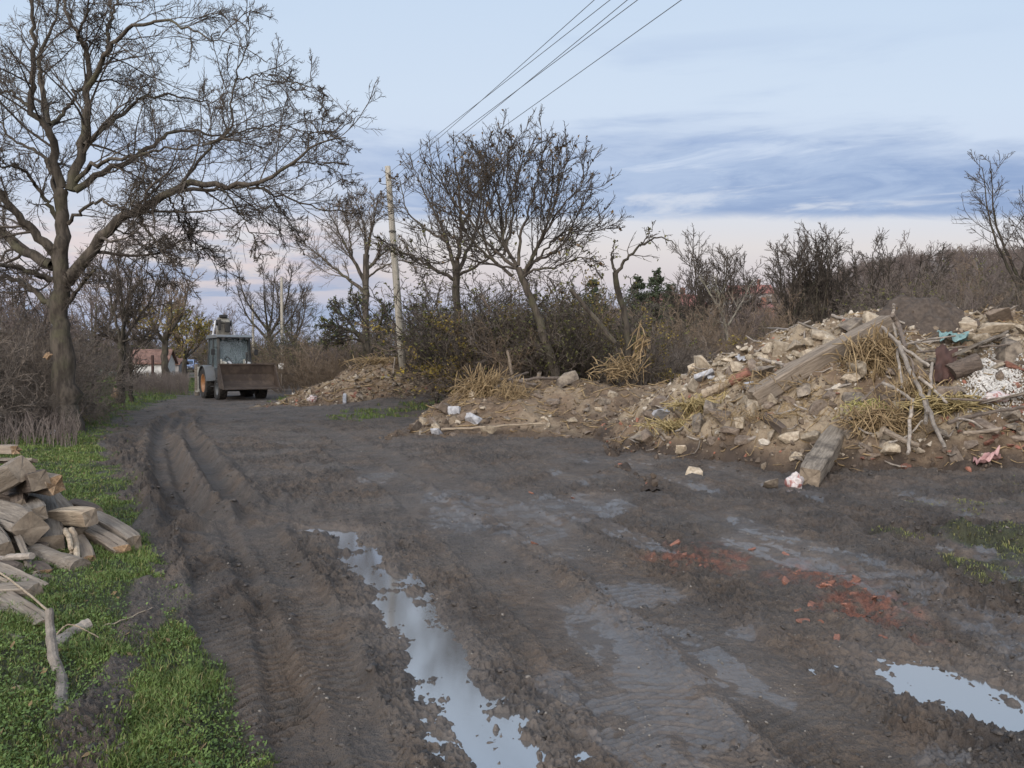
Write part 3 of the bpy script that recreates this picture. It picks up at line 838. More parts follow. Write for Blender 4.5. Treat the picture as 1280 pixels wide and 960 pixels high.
NAMED = [
 ((1230, 195), 98, 'mud', 'broad brown boulder resting on the white plaster crumbs', 0),
 ((1095, 97), 60, 'lime', 'squarish pale stone standing on another stone right of the earth hump', 1),
 ((1085, 142), 66, 'lime', 'blocky stone directly beneath the squarish pale stone by the earth hump', 3),
 ((1185, 108), 96, 'lime', 'long pale stone block on the crest beside the earth hump stones', 2),
 ((1215, 74), 84, 'brown', 'darker tilted stone slab on top of the long pale stone block', 5),
 ((770, 82), 66, 'lime', 'angular pale stone just above the top end of the long beam', 1),
 ((702, 110), 72, 'mud', 'rounded stone behind the long beam between two angular pale stones', 3),
 ((613, 134), 68, 'lime', 'pale stone slab leaning on edge behind the middle of the long beam', 5),
 ((872, 82), 38, 'lime', 'small stone block perched just behind the tallest upright stick', 6),
 ((945, 52), 48, 'lime', 'ochre stone at the upper edge of the dark earth hump', 2),
 ((1040, 48), 34, 'lime', 'small flat pale stone on the far top of the earth hump', 5),
 ((1268, 122), 44, 'lime', 'pale stone at the end of the crest behind the broad boulder', 0),
 ((218, 226), 66, 'lime', 'tall pointed pale stone at the low end of the crest', 6),
 ((216, 270), 56, 'white', 'whitewashed flat stone lying below the tall pointed stone', 5),
 ((378, 302), 58, 'white', 'light grey stone between the beam and the terracotta pipe', 0),
 ((435, 632), 56, 'mud', 'muddy pale stone on dark mud beside the crumpled printed bag', 3),
 ((180, 590), 46, 'lime', 'lone pale block on dark mud at the foot of the heap', 6),
 ((570, 478), 52, 'lime', 'pale block in the heap front above the muddy lower beam', 1),
 ((500, 470), 62, 'lime', 'wide pale stone beside a smaller block in the heap front', 3),
 ((595, 372), 60, 'brown', 'brown stone block below the underside of the long beam', 3),
]
for (zx, zy), s_, kind, lab, i in NAMED:
    place_stone(*z1(zx, zy), s_/2.5, kind, lab, i=i)
CREST = [(350, 182, 42), (470, 188, 62), (512, 172, 44), (552, 166, 42), (572, 192, 46), (650, 156, 40), (330, 240, 46), (300, 242, 40), (268, 268, 40), (240, 204, 44), (185, 240, 40), (150, 262, 34),
         (400, 200, 40), (430, 178, 36), (360, 214, 36), (600, 176, 44), (625, 158, 36), (685, 150, 40), (530, 200, 40), (500, 215, 36), (450, 225, 30), (290, 215, 36), (395, 230, 30), (250, 236, 34), (120, 250, 30),
         (1140, 150, 40), (1245, 150, 40), (820, 108, 36), (1165, 70, 30), (1120, 60, 26), (310, 205, 30), (415, 214, 28), (560, 215, 34), (640, 184, 36), (345, 262, 30), (205, 205, 34), (275, 230, 30)]
for zx, zy, s_ in CREST:
    place_stone(*z1(zx, zy), s_/2.3, 'lime', 'pale limestone rubble stone on the crest of the large heap', 'rubble stones along the crest of the large heap')
# smaller stones in the front of the large heap
n_put = 0
while n_put < 80:
    px = rs.uniform(800, 1278); py = rs.uniform(455, 575)
    p = hit(px, py)
    if m3(p[0], p[1]) < .1 or p[1] > 15.2: continue
    s_ = rs.choice([16, 18, 20, 22, 26, 32])
    kd = rs.choice(['lime', 'mud', 'mud', 'brown', 'brown', 'lime'])
    place_stone(px, py, s_, kd, 'small earthy stone bedded in the front slope of the large heap', 'small stones in the large heap front'); n_put += 1
BR = [(1060, 540, 26), (1110, 430, 26), (1250, 240, 60), (1200, 335, 34), (1265, 300, 40), (1250, 330, 30), (1180, 470, 36), (1165, 490, 50), (1230, 500, 34), (1270, 505, 30), (1215, 440, 34), (1255, 420, 30),
      (1260, 455, 30), (1140, 470, 28), (1090, 500, 24), (1010, 410, 26), (1025, 520, 22), (770, 545, 24), (740, 540, 26), (890, 570, 60), (995, 540, 28), (1070, 455, 24), (660, 325, 30), (1240, 370, 26), (1275, 385, 28)]
for zx, zy, s_ in BR:
    place_stone(*z1(zx, zy), s_/2.5, 'brick', 'broken red brick lying in the heap at the edge of the white crumbs' if zx > 1000 and zy < 400 else 'broken red brick on the muddy foot of the large heap', 'broken red bricks in the large heap' if not (zx > 1000 and zy < 400) else 'broken red bricks beside the white crumbs')
# crushed brick patches in the track: a few bigger lumps
for cx, cy, n_ in ((1065, 745, 34), (870, 697, 18), (1015, 722, 10)):
    for i in range(n_):
        px = rs.gauss(cx, 30); py = rs.gauss(cy, 14)
        gp = GP(px, py); zz_ = float(gz_at(np.array([gp[0]]), np.array([gp[1]]))[0])
        stone((gp[0], gp[1], zz_-.004), rs.choice([.025, .035, .04, .05, .07, .10]), 'brick', sq=(1, rs.uniform(.8, 1.6), rs.uniform(.8, 1.5)), label='crushed red brick lump pressed into the wet track', group='crushed brick lumps in the track')
for px, py in ((664, 617), (716, 623), (668, 684), (1105, 800), (940, 686), (1046, 800)):
    gp = GP(px, py); zz_ = float(gz_at(np.array([gp[0]]), np.array([gp[1]]))[0])
    stone((gp[0], gp[1], zz_+.01), .07, 'brick', label='single small red brick chip lying on the open mud', group='lone brick chips on the mud')
# middle bank
def z8(zx, zy): return 480+zx/3.368, 400+zy/3.368
MID = [((130, 462), 84, 'brown', 'reddish brown boulder at the near end of the low bank', 3), ((217, 446), 50, 'lime', 'pale stone behind the reddish brown boulder', 2),
       ((374, 420), 66, 'white', 'tall bluish white stone on the low bank front', 6), ((296, 386), 46, 'white', 'bluish white stone on a brown slab beside the straw bundle', 1),
       ((262, 376), 86, 'brown', 'sloping brown slab below the first straw bundle', 5), ((437, 466), 58, 'lime', 'grey cobble below the tall bluish white stone', 3),
       ((222, 472), 50, 'white', 'small bluish white stone beside the reddish brown boulder', 0), ((1156, 352), 68, 'lime', 'flat grey stone on the ramp of mud', 5),
       ((1184, 393), 74, 'white', 'flat whitish slab on the mud ramp near the straw', 5), ((962, 322), 36, 'lime', 'single pale stone on top of the low bank', 1),
       ((766, 262), 86, 'mud', 'big pale block beside the foot of the leaning tree', 6), ((700, 345), 56, 'brown', 'dark flat slab below the big pale block', 5)]
for (zx, zy), s_, kind, lab, i in MID: place_stone(*z8(zx, zy), s_/3.1, kind, lab, i=i)
n_put = 0
while n_put < 46:
    px = rs.uniform(510, 760); py = rs.uniform(478, 548); p = hit(px, py)
    if m2(p[0], p[1]) < .03: continue
    place_stone(px, py, rs.choice([7, 8, 9, 11, 14]), rs.choice(['brown', 'brown', 'mud', 'lime']), 'small stone in the front slope of the low bank', 'small stones in the low bank'); n_put += 1
n_put = 0
while n_put < 46:
    px = rs.uniform(372, 520); py = rs.uniform(452, 510); p = hit(px, py)
    if m1(p[0], p[1]) < .05: continue
    place_stone(px, py, rs.choice([5, 6, 7, 9, 11]), rs.choice(['brown', 'mud', 'mud', 'lime', 'brick']), 'small broken block in the heap by the near pole', 'broken blocks in the heap by the pole'); n_put += 1

# fine rubble
rbm, t, b = new_mat('fine_rubble')
tint = t.attr('tint'); co = t('ShaderNodeTexCoord').outputs['Object']
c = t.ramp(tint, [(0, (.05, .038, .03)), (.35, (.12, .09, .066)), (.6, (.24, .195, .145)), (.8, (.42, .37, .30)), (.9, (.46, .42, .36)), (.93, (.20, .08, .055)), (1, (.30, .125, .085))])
c = t.mix(t.mapr(t.noise(co, 30, 4, .6), .3, .7, 0, .5), c, (.10, .078, .06, 1))
t.l.new(c, b.inputs['Base Color']); b.inputs['Roughness'].default_value = .88; b.inputs['Specular IOR Level'].default_value = .2
def rubble(mf, xr, yr, N, s0, seed, name, tint_f, thr=.03, sig=.5, smax=.2):
    g_ = np.random.default_rng(seed); x = g_.uniform(*xr, N); y = g_.uniform(*yr, N); m = mf(x, y)
    k_ = (m > thr-.12*g_.uniform(0, 1, N)**2); x, y, m = x[k_], y[k_], m[k_]
    z_ = T(x, y) + np.maximum(m, 0) + .01
    sz = np.exp(g_.normal(np.log(s0), sig, len(x))).clip(.015, smax)
    Vr, Fr = [], []
    pr = PROTO
    pick = g_.integers(0, len(pr), len(x)); M = rand_rot(g_, len(x)); off = 0; tv = []
    tn = tint_f(x, y, m, g_)
    for q_, (pv, pf) in enumerate(pr):
        s_ = np.where(pick == q_)[0]
        Vt = np.einsum('nij,vj->nvi', M[s_], pv)*sz[s_][:, None, None] + np.stack([x, y, z_], 1)[s_][:, None, :]
        Fr.append((pf[None]+(np.arange(len(s_))*len(pv))[:, None, None]+off).reshape(-1, 3)); Vr.append(Vt.reshape(-1, 3)); off += len(s_)*len(pv); tv.append(np.repeat(tn[s_], len(pv)))
    o = link_mesh(name, np_mesh(name, np.concatenate(Vr), [np.concatenate(Fr)], rbm, False, {'tint': np.concatenate(tv)}))
    tag(o, kind='stuff'); return o
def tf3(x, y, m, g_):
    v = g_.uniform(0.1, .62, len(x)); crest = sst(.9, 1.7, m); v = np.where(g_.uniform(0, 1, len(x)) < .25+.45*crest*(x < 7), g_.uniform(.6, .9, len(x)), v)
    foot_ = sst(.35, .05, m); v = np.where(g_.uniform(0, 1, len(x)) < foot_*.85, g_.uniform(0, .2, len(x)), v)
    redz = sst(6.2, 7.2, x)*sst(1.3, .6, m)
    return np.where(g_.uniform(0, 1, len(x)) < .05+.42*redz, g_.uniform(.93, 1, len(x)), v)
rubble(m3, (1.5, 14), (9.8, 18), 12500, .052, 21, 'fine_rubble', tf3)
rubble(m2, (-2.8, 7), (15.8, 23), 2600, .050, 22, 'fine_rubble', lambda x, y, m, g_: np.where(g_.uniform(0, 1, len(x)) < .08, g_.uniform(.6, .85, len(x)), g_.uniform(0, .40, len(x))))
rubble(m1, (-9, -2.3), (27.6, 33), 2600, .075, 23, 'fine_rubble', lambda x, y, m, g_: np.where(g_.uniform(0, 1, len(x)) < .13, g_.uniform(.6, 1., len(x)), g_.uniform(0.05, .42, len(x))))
# white crumbs of plaster
wcm = simple('plaster_crumb', (.30, .288, .268), (.54, .52, .49), 20, .9, .2)
g_ = np.random.default_rng(33); Pp = []
while len(Pp) < 4200:
    zx = g_.normal(1185, 52); zy = g_.normal(275, 52)
    if zx < 1060 or zx > 1278 or zy < 185 or zy > 400 or (zx-1060)*.55+zy < 262: 
        continue
    px, py = z1(zx, zy); Pp.append((px, py))
Pp = np.array(Pp)
# a handful of surface hits, interpolated
HC = {}
def hitc(px, py):
    k_ = (round(px/4), round(py/3))
    if k_ not in HC: HC[k_] = hit(k_[0]*4, k_[1]*3)
    return HC[k_]
PP = np.array([hitc(a, b_) for a, b_ in Pp]); PP[:, 0] += g_.uniform(-.03, .03, len(PP)); PP[:, 1] += g_.uniform(-.12, .12, len(PP)); PP[:, 2] = S(PP[:, 0], PP[:, 1])+.03
Vc, Fc = scatter_hulls(PP, g_.uniform(.012, .040, len(PP)), g_, PROTO)
o = link_mesh('plaster_crumbs', np_mesh('plaster_crumbs', Vc, [Fc], wcm, False)); tag(o, 'white plaster crumbs spilled over the right part of the large heap', 'rubble', kind='stuff')
# dark hump of sieved earth behind the crest
soilm = simple('dark_soil', (.045, .034, .027), (.085, .066, .052), 14, .9, .8, 40)
pk = hit(*z1(985, 100)); A0 = Acc(); n_ = 40
u_, v_ = np.meshgrid(np.linspace(-1, 1, n_), np.linspace(-1, 1, n_), indexing='ij')
hx = pk[0]+u_*.85; hy = pk[1]+.35+v_*.8
hz = S(hx, hy) + .27*np.clip(1-(u_**2+v_**2), -.3, 1) + .09*fbm(hx*4, hy*4, 4, 8) - .03
ix = np.arange(n_*n_).reshape(n_, n_)
o = link_mesh('earth_hump', np_mesh('earth_hump', np.stack([hx, hy, hz], -1), [np.stack([ix[:-1, :-1], ix[1:, :-1], ix[1:, 1:], ix[:-1, 1:]], -1).reshape(-1, 4)], soilm)); tag(o, 'dark hump of loose soil on the crest of the large heap', 'earth')

# ------------------------------------------------------------------ timber
def wood(name, c1, c2, c3, crack=.5, vary=.12):
    m, t, b = new_mat(name)
    co = t('ShaderNodeTexCoord').outputs['Object']
    rnd = t('ShaderNodeObjectInfo').outputs['Random']
    off = t('ShaderNodeCombineXYZ', {0: t.math('MULTIPLY', rnd, 37.), 1: t.math('MULTIPLY', rnd, 11.), 2: 0.})
    vv = t('ShaderNodeVectorMath', {0: co, 1: off.outputs[0]}, operation='ADD').outputs[0]
    g1 = t('ShaderNodeMapping', {'Vector': vv, 'Scale': (1.6, 26, 26)}).outputs[0]
    g2 = t('ShaderNodeMapping', {'Vector': vv, 'Scale': (.9, 60, 60)}).outputs[0]
    a = t.noise(g1, 1.4, 8, .68, .3); f = t.noise(g2, 1.3, 6, .65); bl = t.noise(vv, 3.2, 5, .6)
    c = t.mix(t.mapr(a, .32, .68), (*c1, 1), (*c2, 1))
    c = t.mix(t.mapr(bl, .45, .7, 0, .75), c, (*c3, 1))
    cr = t.mapr(f, .60, .70, 0, crack)
    c = t.mix(cr, c, (.03, .024, .02, 1))
    k_ = t.mapr(rnd, 0, 1, 1-vary, 1+vary, False)
    c = t.mix(1., c, t('ShaderNodeCombineColor', {0: k_, 1: k_, 2: k_}).outputs[0], 'MULTIPLY')
    t.l.new(c, b.inputs['Base Color']); b.inputs['Roughness'].default_value = .82; b.inputs['Specular IOR Level'].default_value = .25
    h_ = t.math('SUBTRACT', t.math('MULTIPLY', a, .8), t.math('MULTIPLY', cr, 1.2))
    bp = t('ShaderNodeBump', {'Height': h_, 'Strength': .9, 'Distance': .02}); t.l.new(bp.outputs[0], b.inputs['Normal'])
    return m
w_grey = wood('weathered_wood', (.095, .080, .066), (.215, .185, .152), (.14, .112, .084), .75)
w_brown = wood('brown_wood', (.125, .098, .074), (.245, .200, .155), (.165, .138, .112), .7)
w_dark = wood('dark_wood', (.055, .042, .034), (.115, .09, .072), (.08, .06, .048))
w_pale = wood('pale_wood', (.22, .175, .125), (.36, .295, .22), (.20, .15, .105))
w_muddy = wood('muddy_wood', (.11, .092, .074), (.22, .188, .15), (.035, .028, .024), .7)
endm = simple('end_grain', (.12, .094, .07), (.235, .19, .142), 9, .9, .5, 30, vary=.15)
end_or = simple('split_wood', (.17, .11, .064), (.32, .22, .135), 9, .9, .6, 24, stretch=(1, 6, 6))
barkm = simple('stick_bark', (.13, .112, .095), (.27, .235, .20), 12, .88, .5, 40, vary=.2)
barkdk = simple('dark_stick_bark', (.07, .055, .046), (.14, .112, .09), 12, .88, .5, 40, vary=.2)

def loft_mesh(name, pts, prof_fn, k, mat, endmat, jag=0., seed=0):
    """beam or log along +X; prof_fn(i,u) -> (k,2) section"""
    n = len(pts); g_ = np.random.default_rng(seed)
    Vl = []
    for i, p in enumerate(pts):
        s_ = prof_fn(i, i/(n-1))
        ring = np.stack([np.full(k, p[0]), p[1]+s_[:, 0], p[2]+s_[:, 1]], 1)
        if i in (0, n-1): ring[:, 0] += g_.uniform(-jag, jag, k)
        Vl.append(ring)
    Vl = np.concatenate(Vl); ix = np.arange(n*k).reshape(n, k)
    Fq = np.stack([ix[:-1], np.roll(ix[:-1], -1, 1), np.roll(ix[1:], -1, 1), ix[1:]], -1).reshape(-1, 4)[:, ::-1]
    c0 = Vl[:k].mean(0); c1 = Vl[-k:].mean(0); c0 = c0 + [g_.uniform(-jag, jag)*.2, 0, 0]; c1 = c1 + [g_.uniform(-jag, jag)*.2, 0, 0]
    Vl = np.concatenate([Vl, [c0, c1]])
    a0 = np.arange(k); F3 = np.concatenate([np.stack([np.full(k, n*k), np.roll(a0, -1), a0], 1)[:, ::-1]*1, np.stack([np.full(k, n*k+1), (n-1)*k+a0, (n-1)*k+np.roll(a0, -1)], 1)[:, ::-1]])
    midx = np.concatenate([np.zeros(len(Fq), int), np.ones(len(F3), int)])
    me_ = np_mesh(name, Vl, [Fq, F3], [mat, endmat], False, midx=midx)
    bm = bmesh.new(); bm.from_mesh(me_); bmesh.ops.recalc_face_normals(bm, faces=bm.faces[:]); bm.to_mesh(me_); bm.free()
    return me_
def place_x(o, a, b_, roll=0.):
    a = Vector(a); b_ = Vector(b_); d = (b_-a).normalized()
    up = Vector((0, 0, 1)) if abs(d.z) < .95 else Vector((0, -1, 0))
    y = up.cross(d).normalized(); z = d.cross(y)
    M = Matrix((d, y, z)).transposed().to_4x4() @ Matrix.Rotation(roll, 4, 'X')
    M.translation = (a+b_)/2; o.matrix_world = M
bs_ = [0]
def beam(a, b_, w, h, mat=w_grey, endmat=endm, roll=0., jag=.009, label=None, name='wooden_beam', cat='beam', group=None, bow=.01, rough=.012, taper=0.):
    bs_[0] += 1; sd = bs_[0]
    L = float(np.linalg.norm(np.array(b_)-np.array(a))); n = max(8, int(L/.06))
    ch = min(w, h)*.085
    base = []
    W2, H2 = w/2, h/2
    for (x0, y0), (x1, y1) in (((-W2+ch, -H2), (W2-ch, -H2)), ((W2, -H2+ch), (W2, H2-ch)), ((W2-ch, H2), (-W2+ch, H2)), ((-W2, H2-ch), (-W2, -H2+ch))):
        for q in (0, .5, 1): base.append((x0+(x1-x0)*q, y0+(y1-y0)*q))
    base = np.array(base); k = len(base)
    xs = np.linspace(-L/2, L/2, n)
    pts = [(x, bow*math.sin((i/(n-1))*PI)+rough*.7*float(pn(x*1.3, sd, 3)), bow*.7*math.sin((i/(n-1))*PI)) for i, x in enumerate(xs)]
    def pf(i, u):
        x = xs[i]
        d = np.array([float(pn(x*2.5+q*3.1, sd+q*.77, 5)) for q in range(k)])
        s_ = 1-taper*u
        if u in (0., 1.): s_ *= .93
        e_ = np.array([float(pn(x*9+q*1.7, sd+q*2.3, 6)) for q in range(k)])
        return base*s_*(1+(d[:, None]*.8+e_[:, None]*.35)*rough/min(w, h))
    o = link_mesh(name, loft_mesh(name, pts, pf, k, mat, endmat, jag, sd)); place_x(o, a, b_, roll)
    tag(o, label, cat, group); return o
def stick(pts, r0, r1, mat=barkm, label=None, name='stick', cat='stick', group=None, kinks=.012, endmat=None, k=8, knob=0.):
    bs_[0] += 1; sd = bs_[0]; g_ = np.random.default_rng(sd)
    P = np.array(pts, float)
    if len(P) == 2: P = np.array([P[0], P[0]*.66+P[1]*.34, P[0]*.33+P[1]*.67, P[1]])
    n = max(10, 4*len(P)); Q = smooth_poly(P, n)
    L = np.linalg.norm(P[-1]-P[0])
    Q[1:-1] += g_.normal(0, kinks*min(1, L), (n-2, 3))*.6
    R = np.linspace(r0, r1, n)*(1+knob*g_.normal(0, 1, n).clip(-1, 1.5))
    c0 = Q.mean(0); ac = Acc().loft(Q-c0, R, k)
    o = ac.build(name, [mat], None, False); o.location = c0
    tag(o, label, cat, group); return o

# the long beam lying up the big heap
pa = hit(938, 507); pb = hit(1104, 417)
pa = np.array([pa[0]-.02, pa[1]-.15, pa[2]+.12]); pb = np.array([pb[0], pb[1]-.2, pb[2]+.18])
beam(pa, pb, .27, .28, w_brown, endm, .12, .03, 'long squared wooden beam lying up the front of the large heap', rough=.02, bow=.03)
pa = hit(1012, 604); pb = hit(1078, 548)
beam([pa[0], pa[1], pa[2]+.06], [pb[0]+.1, pb[1]+.9, pb[2]+.12], .28, .31, w_muddy, endm, .15, .02, 'thick muddy beam half sunk at the foot of the large heap', rough=.03, taper=-.1)
# boards and logs in the heap
def z2(zx, zy): return 1060+zx/4.173, 370+zy/4.173
def H2(zx, zy, l=.06): 
    p = hit(*z2(zx, zy)); p = p if p[1] < 14.5 else PD(*z2(zx, zy), 13.6); return np.array([p[0], p[1]-.10, p[2]+l])
beam(H2(505, 392, .22), H2(785, 250, .16), .05, .24, w_grey, roll=1.2, label='wide grey board lying across the white crumbs', name='wooden_board', cat='board', bow=.0)
stick([H2(515, 430, .1), H2(655, 372, .08)], .13, .14, w_dark, label='short dark round log under the wide grey board', name='log', cat='log', k=14)
beam(H2(670, 602, .12), H2(930, 535, .1), .035, .14, w_grey, roll=1.3, label='narrow grey plank beside the brick rubble of the large heap', name='wooden_plank', cat='plank', bow=0.)
beam(H2(150, 745, .05), H2(185, 680, .10), .03, .10, w_pale, roll=.8, label='short pale wood offcut standing in the rubble by the stick fan', name='wood_offcut', cat='offcut')
beam(hit(838, 463)+[0, 0, .1], hit(812, 438)+[0, 0, .35], .05, .22, w_grey, roll=.6, label='split grey plank leaning on the straw at the end of the low bank', name='wooden_plank', cat='plank')
beam(hit(950, 522)+[0, -.05, .04], hit(975, 540)+[0, -.2, .04], .10, .12, w_dark, roll=.3, label='dark short timber under the low end of the long beam', name='timber_end', cat='timber')
stick([hit(912, 484)+[0, -.05, .10], hit(936, 474)+[0, 0, .13]], .085, .085, brickm, label='broken terracotta pipe beside the low end of the long beam', name='terracotta_pipe', cat='pipe', k=16, kinks=0.)
stick([hit(880, 500)+[0, 0, .1], hit(914, 484)+[0, 0, .1]], .09, .075, w_pale, label='splintered pale log end touching the terracotta pipe', name='splintered_log', cat='log', knob=.12, k=9)
# sticks of the fan, from the photo
FAN = [([(240, 42), (238, 100), (246, 170), (262, 330), (282, 482)], .032, .026, barkm, 'tallest upright grey stick of the fan on the large heap'),
       ([(232, 100), (262, 150), (300, 268)], .055, .04, barkdk, 'thick dark stake beside the tallest upright stick'),
       ([(170, 158), (290, 270), (425, 366)], .032, .03, barkm, 'pale bare stick slanting down from the top of the beam'),
       ([(262, 240), (330, 400), (382, 505), (415, 610)], .045, .035, barkm, 'long bent stick crossing the middle of the stick fan'),
       ([(440, 350), (428, 480), (410, 560), (405, 662)], .028, .034, barkm, 'upright stick in front of the dark red sheet'),
       ([(180, 455), (240, 478), (335, 542)], .035, .028, barkm, 'bowed brown stick ending on the pale straw'),
       ([(336, 540), (325, 660), (310, 822)], .036, .028, barkm, 'straight grey stick standing lowest at the foot of the fan'),
       ([(405, 545), (440, 650), (505, 792)], .045, .03, barkm, 'thick stick slanting toward the foot of the heap'),
       ([(270, 540), (500, 535), (730, 545)], .024, .02, barkdk, 'thin level stick lying over the straw and bricks'),
       ([(72, 552), (130, 490), (190, 440)], .026, .018, barkdk, 'thin dark stick leaning on the bowed brown stick'),
       ([(290, 250), (420, 228), (560, 208)], .022, .018, barkm, 'thin stick lying behind the turquoise cloth'),
       ([(360, 292), (600, 268), (770, 262), (870, 250)], .022, .018, barkdk, 'long thin stick reaching across the wide grey board'),
       ([(215, 765), (310, 730), (390, 650)], .02, .016, barkm, 'short thin stick low on the stick fan'),
       ([(190, 700), (270, 745), (368, 780)], .055, .05, w_brown, 'stubby brown log at the foot of the fan'),
       ([(520, 662), (700, 615), (920, 578)], .035, .03, barkdk, 'dark pole lying just below the narrow grey plank'),
       ([(370, 425), (450, 490), (515, 555)], .03, .024, barkm, 'short grey stick under the dark red sheet'),
       ([(260, 200), (330, 235), (400, 300)], .026, .02, barkm, 'curved twig at the top of the stick fan'),
       ([(300, 180), (270, 260), (330, 330), (345, 420)], .024, .018, barkdk, 'forked dark twig between the upright sticks'),
       ([(560, 640), (640, 650), (700, 690)], .02, .018, barkm, 'thin stick among the red brick pieces'),
       ([(600, 715), (700, 710), (800, 690)], .035, .03, w_brown, 'brown branch lying flat on red brick pieces')]
for i, (pp, r0, r1, mt, lab) in enumerate(FAN):
    q = []
    for j, (zx, zy) in enumerate(pp):
        p = hit(*z2(zx, max(zy, 75))); d_ = 11.9 if zy < 300 else min(p[1], 12.2)
        p = PD(*z2(zx, zy), min(p[1], 13.4)-.35-.03*(i % 4))
        q.append(p)
    stick(q, r0*.78, r1*.78, mt, lab, kinks=.01)
for a, b2, lab in (((950, 410), (985, 416), 'thin stick on the crest left of the beam top'), ((1040, 398), (1085, 412), 'grey stick lying along the crest beside the angular stone'), ((935, 555), (980, 540), 'dark stick lying in the front of the heap'), ((948, 452), (985, 462), 'pale lath on the crest stones')):
    stick([hit(*a)+[0, 0, .06], hit(*b2)+[0, 0, .06]], .028, .022, barkm, lab)
stick([hit(552, 540)+[0, -.1, .06], hit(680, 532)+[0, -.1, .05]], .025, .02, w_pale, 'pale cane lying at the foot of the low bank')
for a, b2, lab in (((620, 490), (660, 475), 'grey branch leaning on the first straw bundle'), ((622, 480), (668, 492), 'broken plank end on the low bank top'), ((655, 487), (612, 470), 'splayed branch over the low bank'), ((700, 478), (640, 488), 'brown branch lying along the top of the low bank')):
    p = hit(*a); q = hit(*b2); stick([p+[0, -.1, .1], (p+q)/2+[0, -.1, .2], q+[0, -.05, .2]], .045, .03, barkdk, lab, knob=.1)
beam(hit(672, 474)+[0, -.1, .0], hit(680, 464)+[0, -.1, .42], .10, .30, w_brown, endm, .3, .02, 'square brown timber end standing up on the low bank', name='timber_end', cat='timber')

# the beams stacked on the grass at the left
def L8(zx, zy, D):
    py = 540+zy/2.595
    return PD(zx/2.595, py, min(D, 1555./(py-452)))
def lb(a, b2, w, h, mat, lab, em=endm, roll=0., jag=.009, **k): beam(L8(*a), L8(*b2), w, h, mat, em, roll, jag, lab, **k)
lb((-60, 195, 7.2), (72, 118, 6.9), .20, .20, w_grey, 'top beam of the left timber stack, slanting up to its end', roll=.5)
lb((40, 175, 7.6), (128, 158, 6.9), .17, .17, w_dark, 'dark short beam end under the top beam of the stack', roll=.2)
lb((70, 165, 7.7), (182, 172, 7.0), .15, .16, w_brown, 'splintered orange beam end beside the dark short beam', em=end_or, roll=.4, jag=.06)
lb((-80, 250, 7.6), (100, 312, 6.35), .22, .23, w_grey, 'thick hexagonal looking beam whose end faces the grass', roll=.75)
lb((120, 180, 8.2), (165, 365, 6.5), .21, .15, w_grey, 'broad beam pointing straight out of the timber stack', roll=.06)
lb((140, 190, 8.3), (262, 335, 6.9), .16, .16, w_brown, 'middle beam slanting right between the broad beam and edge beam', roll=.3)
lb((175, 275, 7.0), (296, 278, 6.7), .13, .14, w_pale, 'short pale sawn beam end with knots lying across the middle beam', roll=.15)
lb((235, 300, 7.3), (400, 392, 6.6), .13, .13, w_brown, 'rough split beam just inside the outermost beam', em=end_or, roll=.3, jag=.06)
lb((300, 285, 7.3), (438, 368, 6.7), .13, .17, w_grey, 'outermost squared beam of the stack, nearest the muddy track', roll=.1)
stick([L8(-60, 318, 6.8), L8(110, 395, 6.4), L8(262, 447, 6.1)], .10, .085, w_grey, 'long round log lying low across the timber stack', name='log', cat='log', k=14, kinks=.008)
lb((60, 205, 7.4), (62, 245, 6.9), .12, .12, w_dark, 'small dark block wedged between the upper beams', roll=.4)
lb((80, 230, 7.5), (120, 268, 6.6), .15, .12, w_grey, 'grey beam stub above the broad beam', roll=.2)
stick([L8(212, 318, 6.6), L8(228, 360, 6.3), L8(232, 405, 6.25)], .022, .018, w_pale, 'pale split stave leaning right of the broad beam')
stick([L8(232, 318, 6.6), L8(250, 380, 6.3), L8(252, 445, 6.1)], .028, .02, w_pale, 'longer split stave resting on the round log')
lb((255, 350, 6.8), (290, 420, 6.4), .10, .10, w_brown, 'rotten brown block under the middle beam', em=end_or, roll=.3, jag=.04)
stick([L8(-40, 415, 6.1), L8(104, 402, 5.9)], .027, .026, barkm, 'stick with cut end lying level on the stack')
stick([L8(-40, 495, 5.8), L8(70, 470, 5.8), L8(125, 457, 5.75)], .02, .018, w_brown, 'thin brown pole below the level stick')
stick([L8(20, 525, 6.0), L8(80, 500, 5.9), L8(120, 480, 5.9)], .05, .05, w_grey, 'grey round log end under the thin pole', name='log', cat='log', k=12)
lb((60, 350, 6.3), (100, 455, 6.1), .05, .09, w_grey, 'grey lath standing up against the round log', roll=.3)
lb((-60, 300, 6.5), (15, 385, 6.1), .13, .13, w_grey, 'beam end at the photo edge under the thick beam', roll=.3)
lb((-20, 440, 6.2), (35, 438, 6.1), .09, .08, w_pale, 'small pale sawn block under the level stick', em=end_or)
lb((-90, 490, 5.6), (148, 640, 5.0), .11, .13, w_grey, 'long grey plank sliding off the stack onto the grass', roll=.3)
lb((100, 440, 6.4), (150, 465, 6.2), .10, .09, w_dark, 'dark rotten chunk lying behind the grey lath', em=end_or, jag=.04)
lb((130, 470, 6.4), (172, 500, 6.2), .06, .05, w_dark, 'small dark wood scrap on the grass by the round log')
lb((-50, 560, 5.4), (60, 570, 5.3), .10, .08, w_dark, 'dark board lying below the long grey plank')
stick([L8(-60, 650, 4.95), L8(30, 680, 4.85), L8(100, 705, 4.75)], .052, .045, w_grey, 'smooth grey log lying on grass beneath the plank', name='log', cat='log', k=12)
stick([L8(292, 622, 4.65), L8(235, 655, 4.55), L8(172, 705, 4.45)], .036, .052, barkm, 'short forked log lying behind the upright branch', name='log', cat='log', k=10, knob=.06)
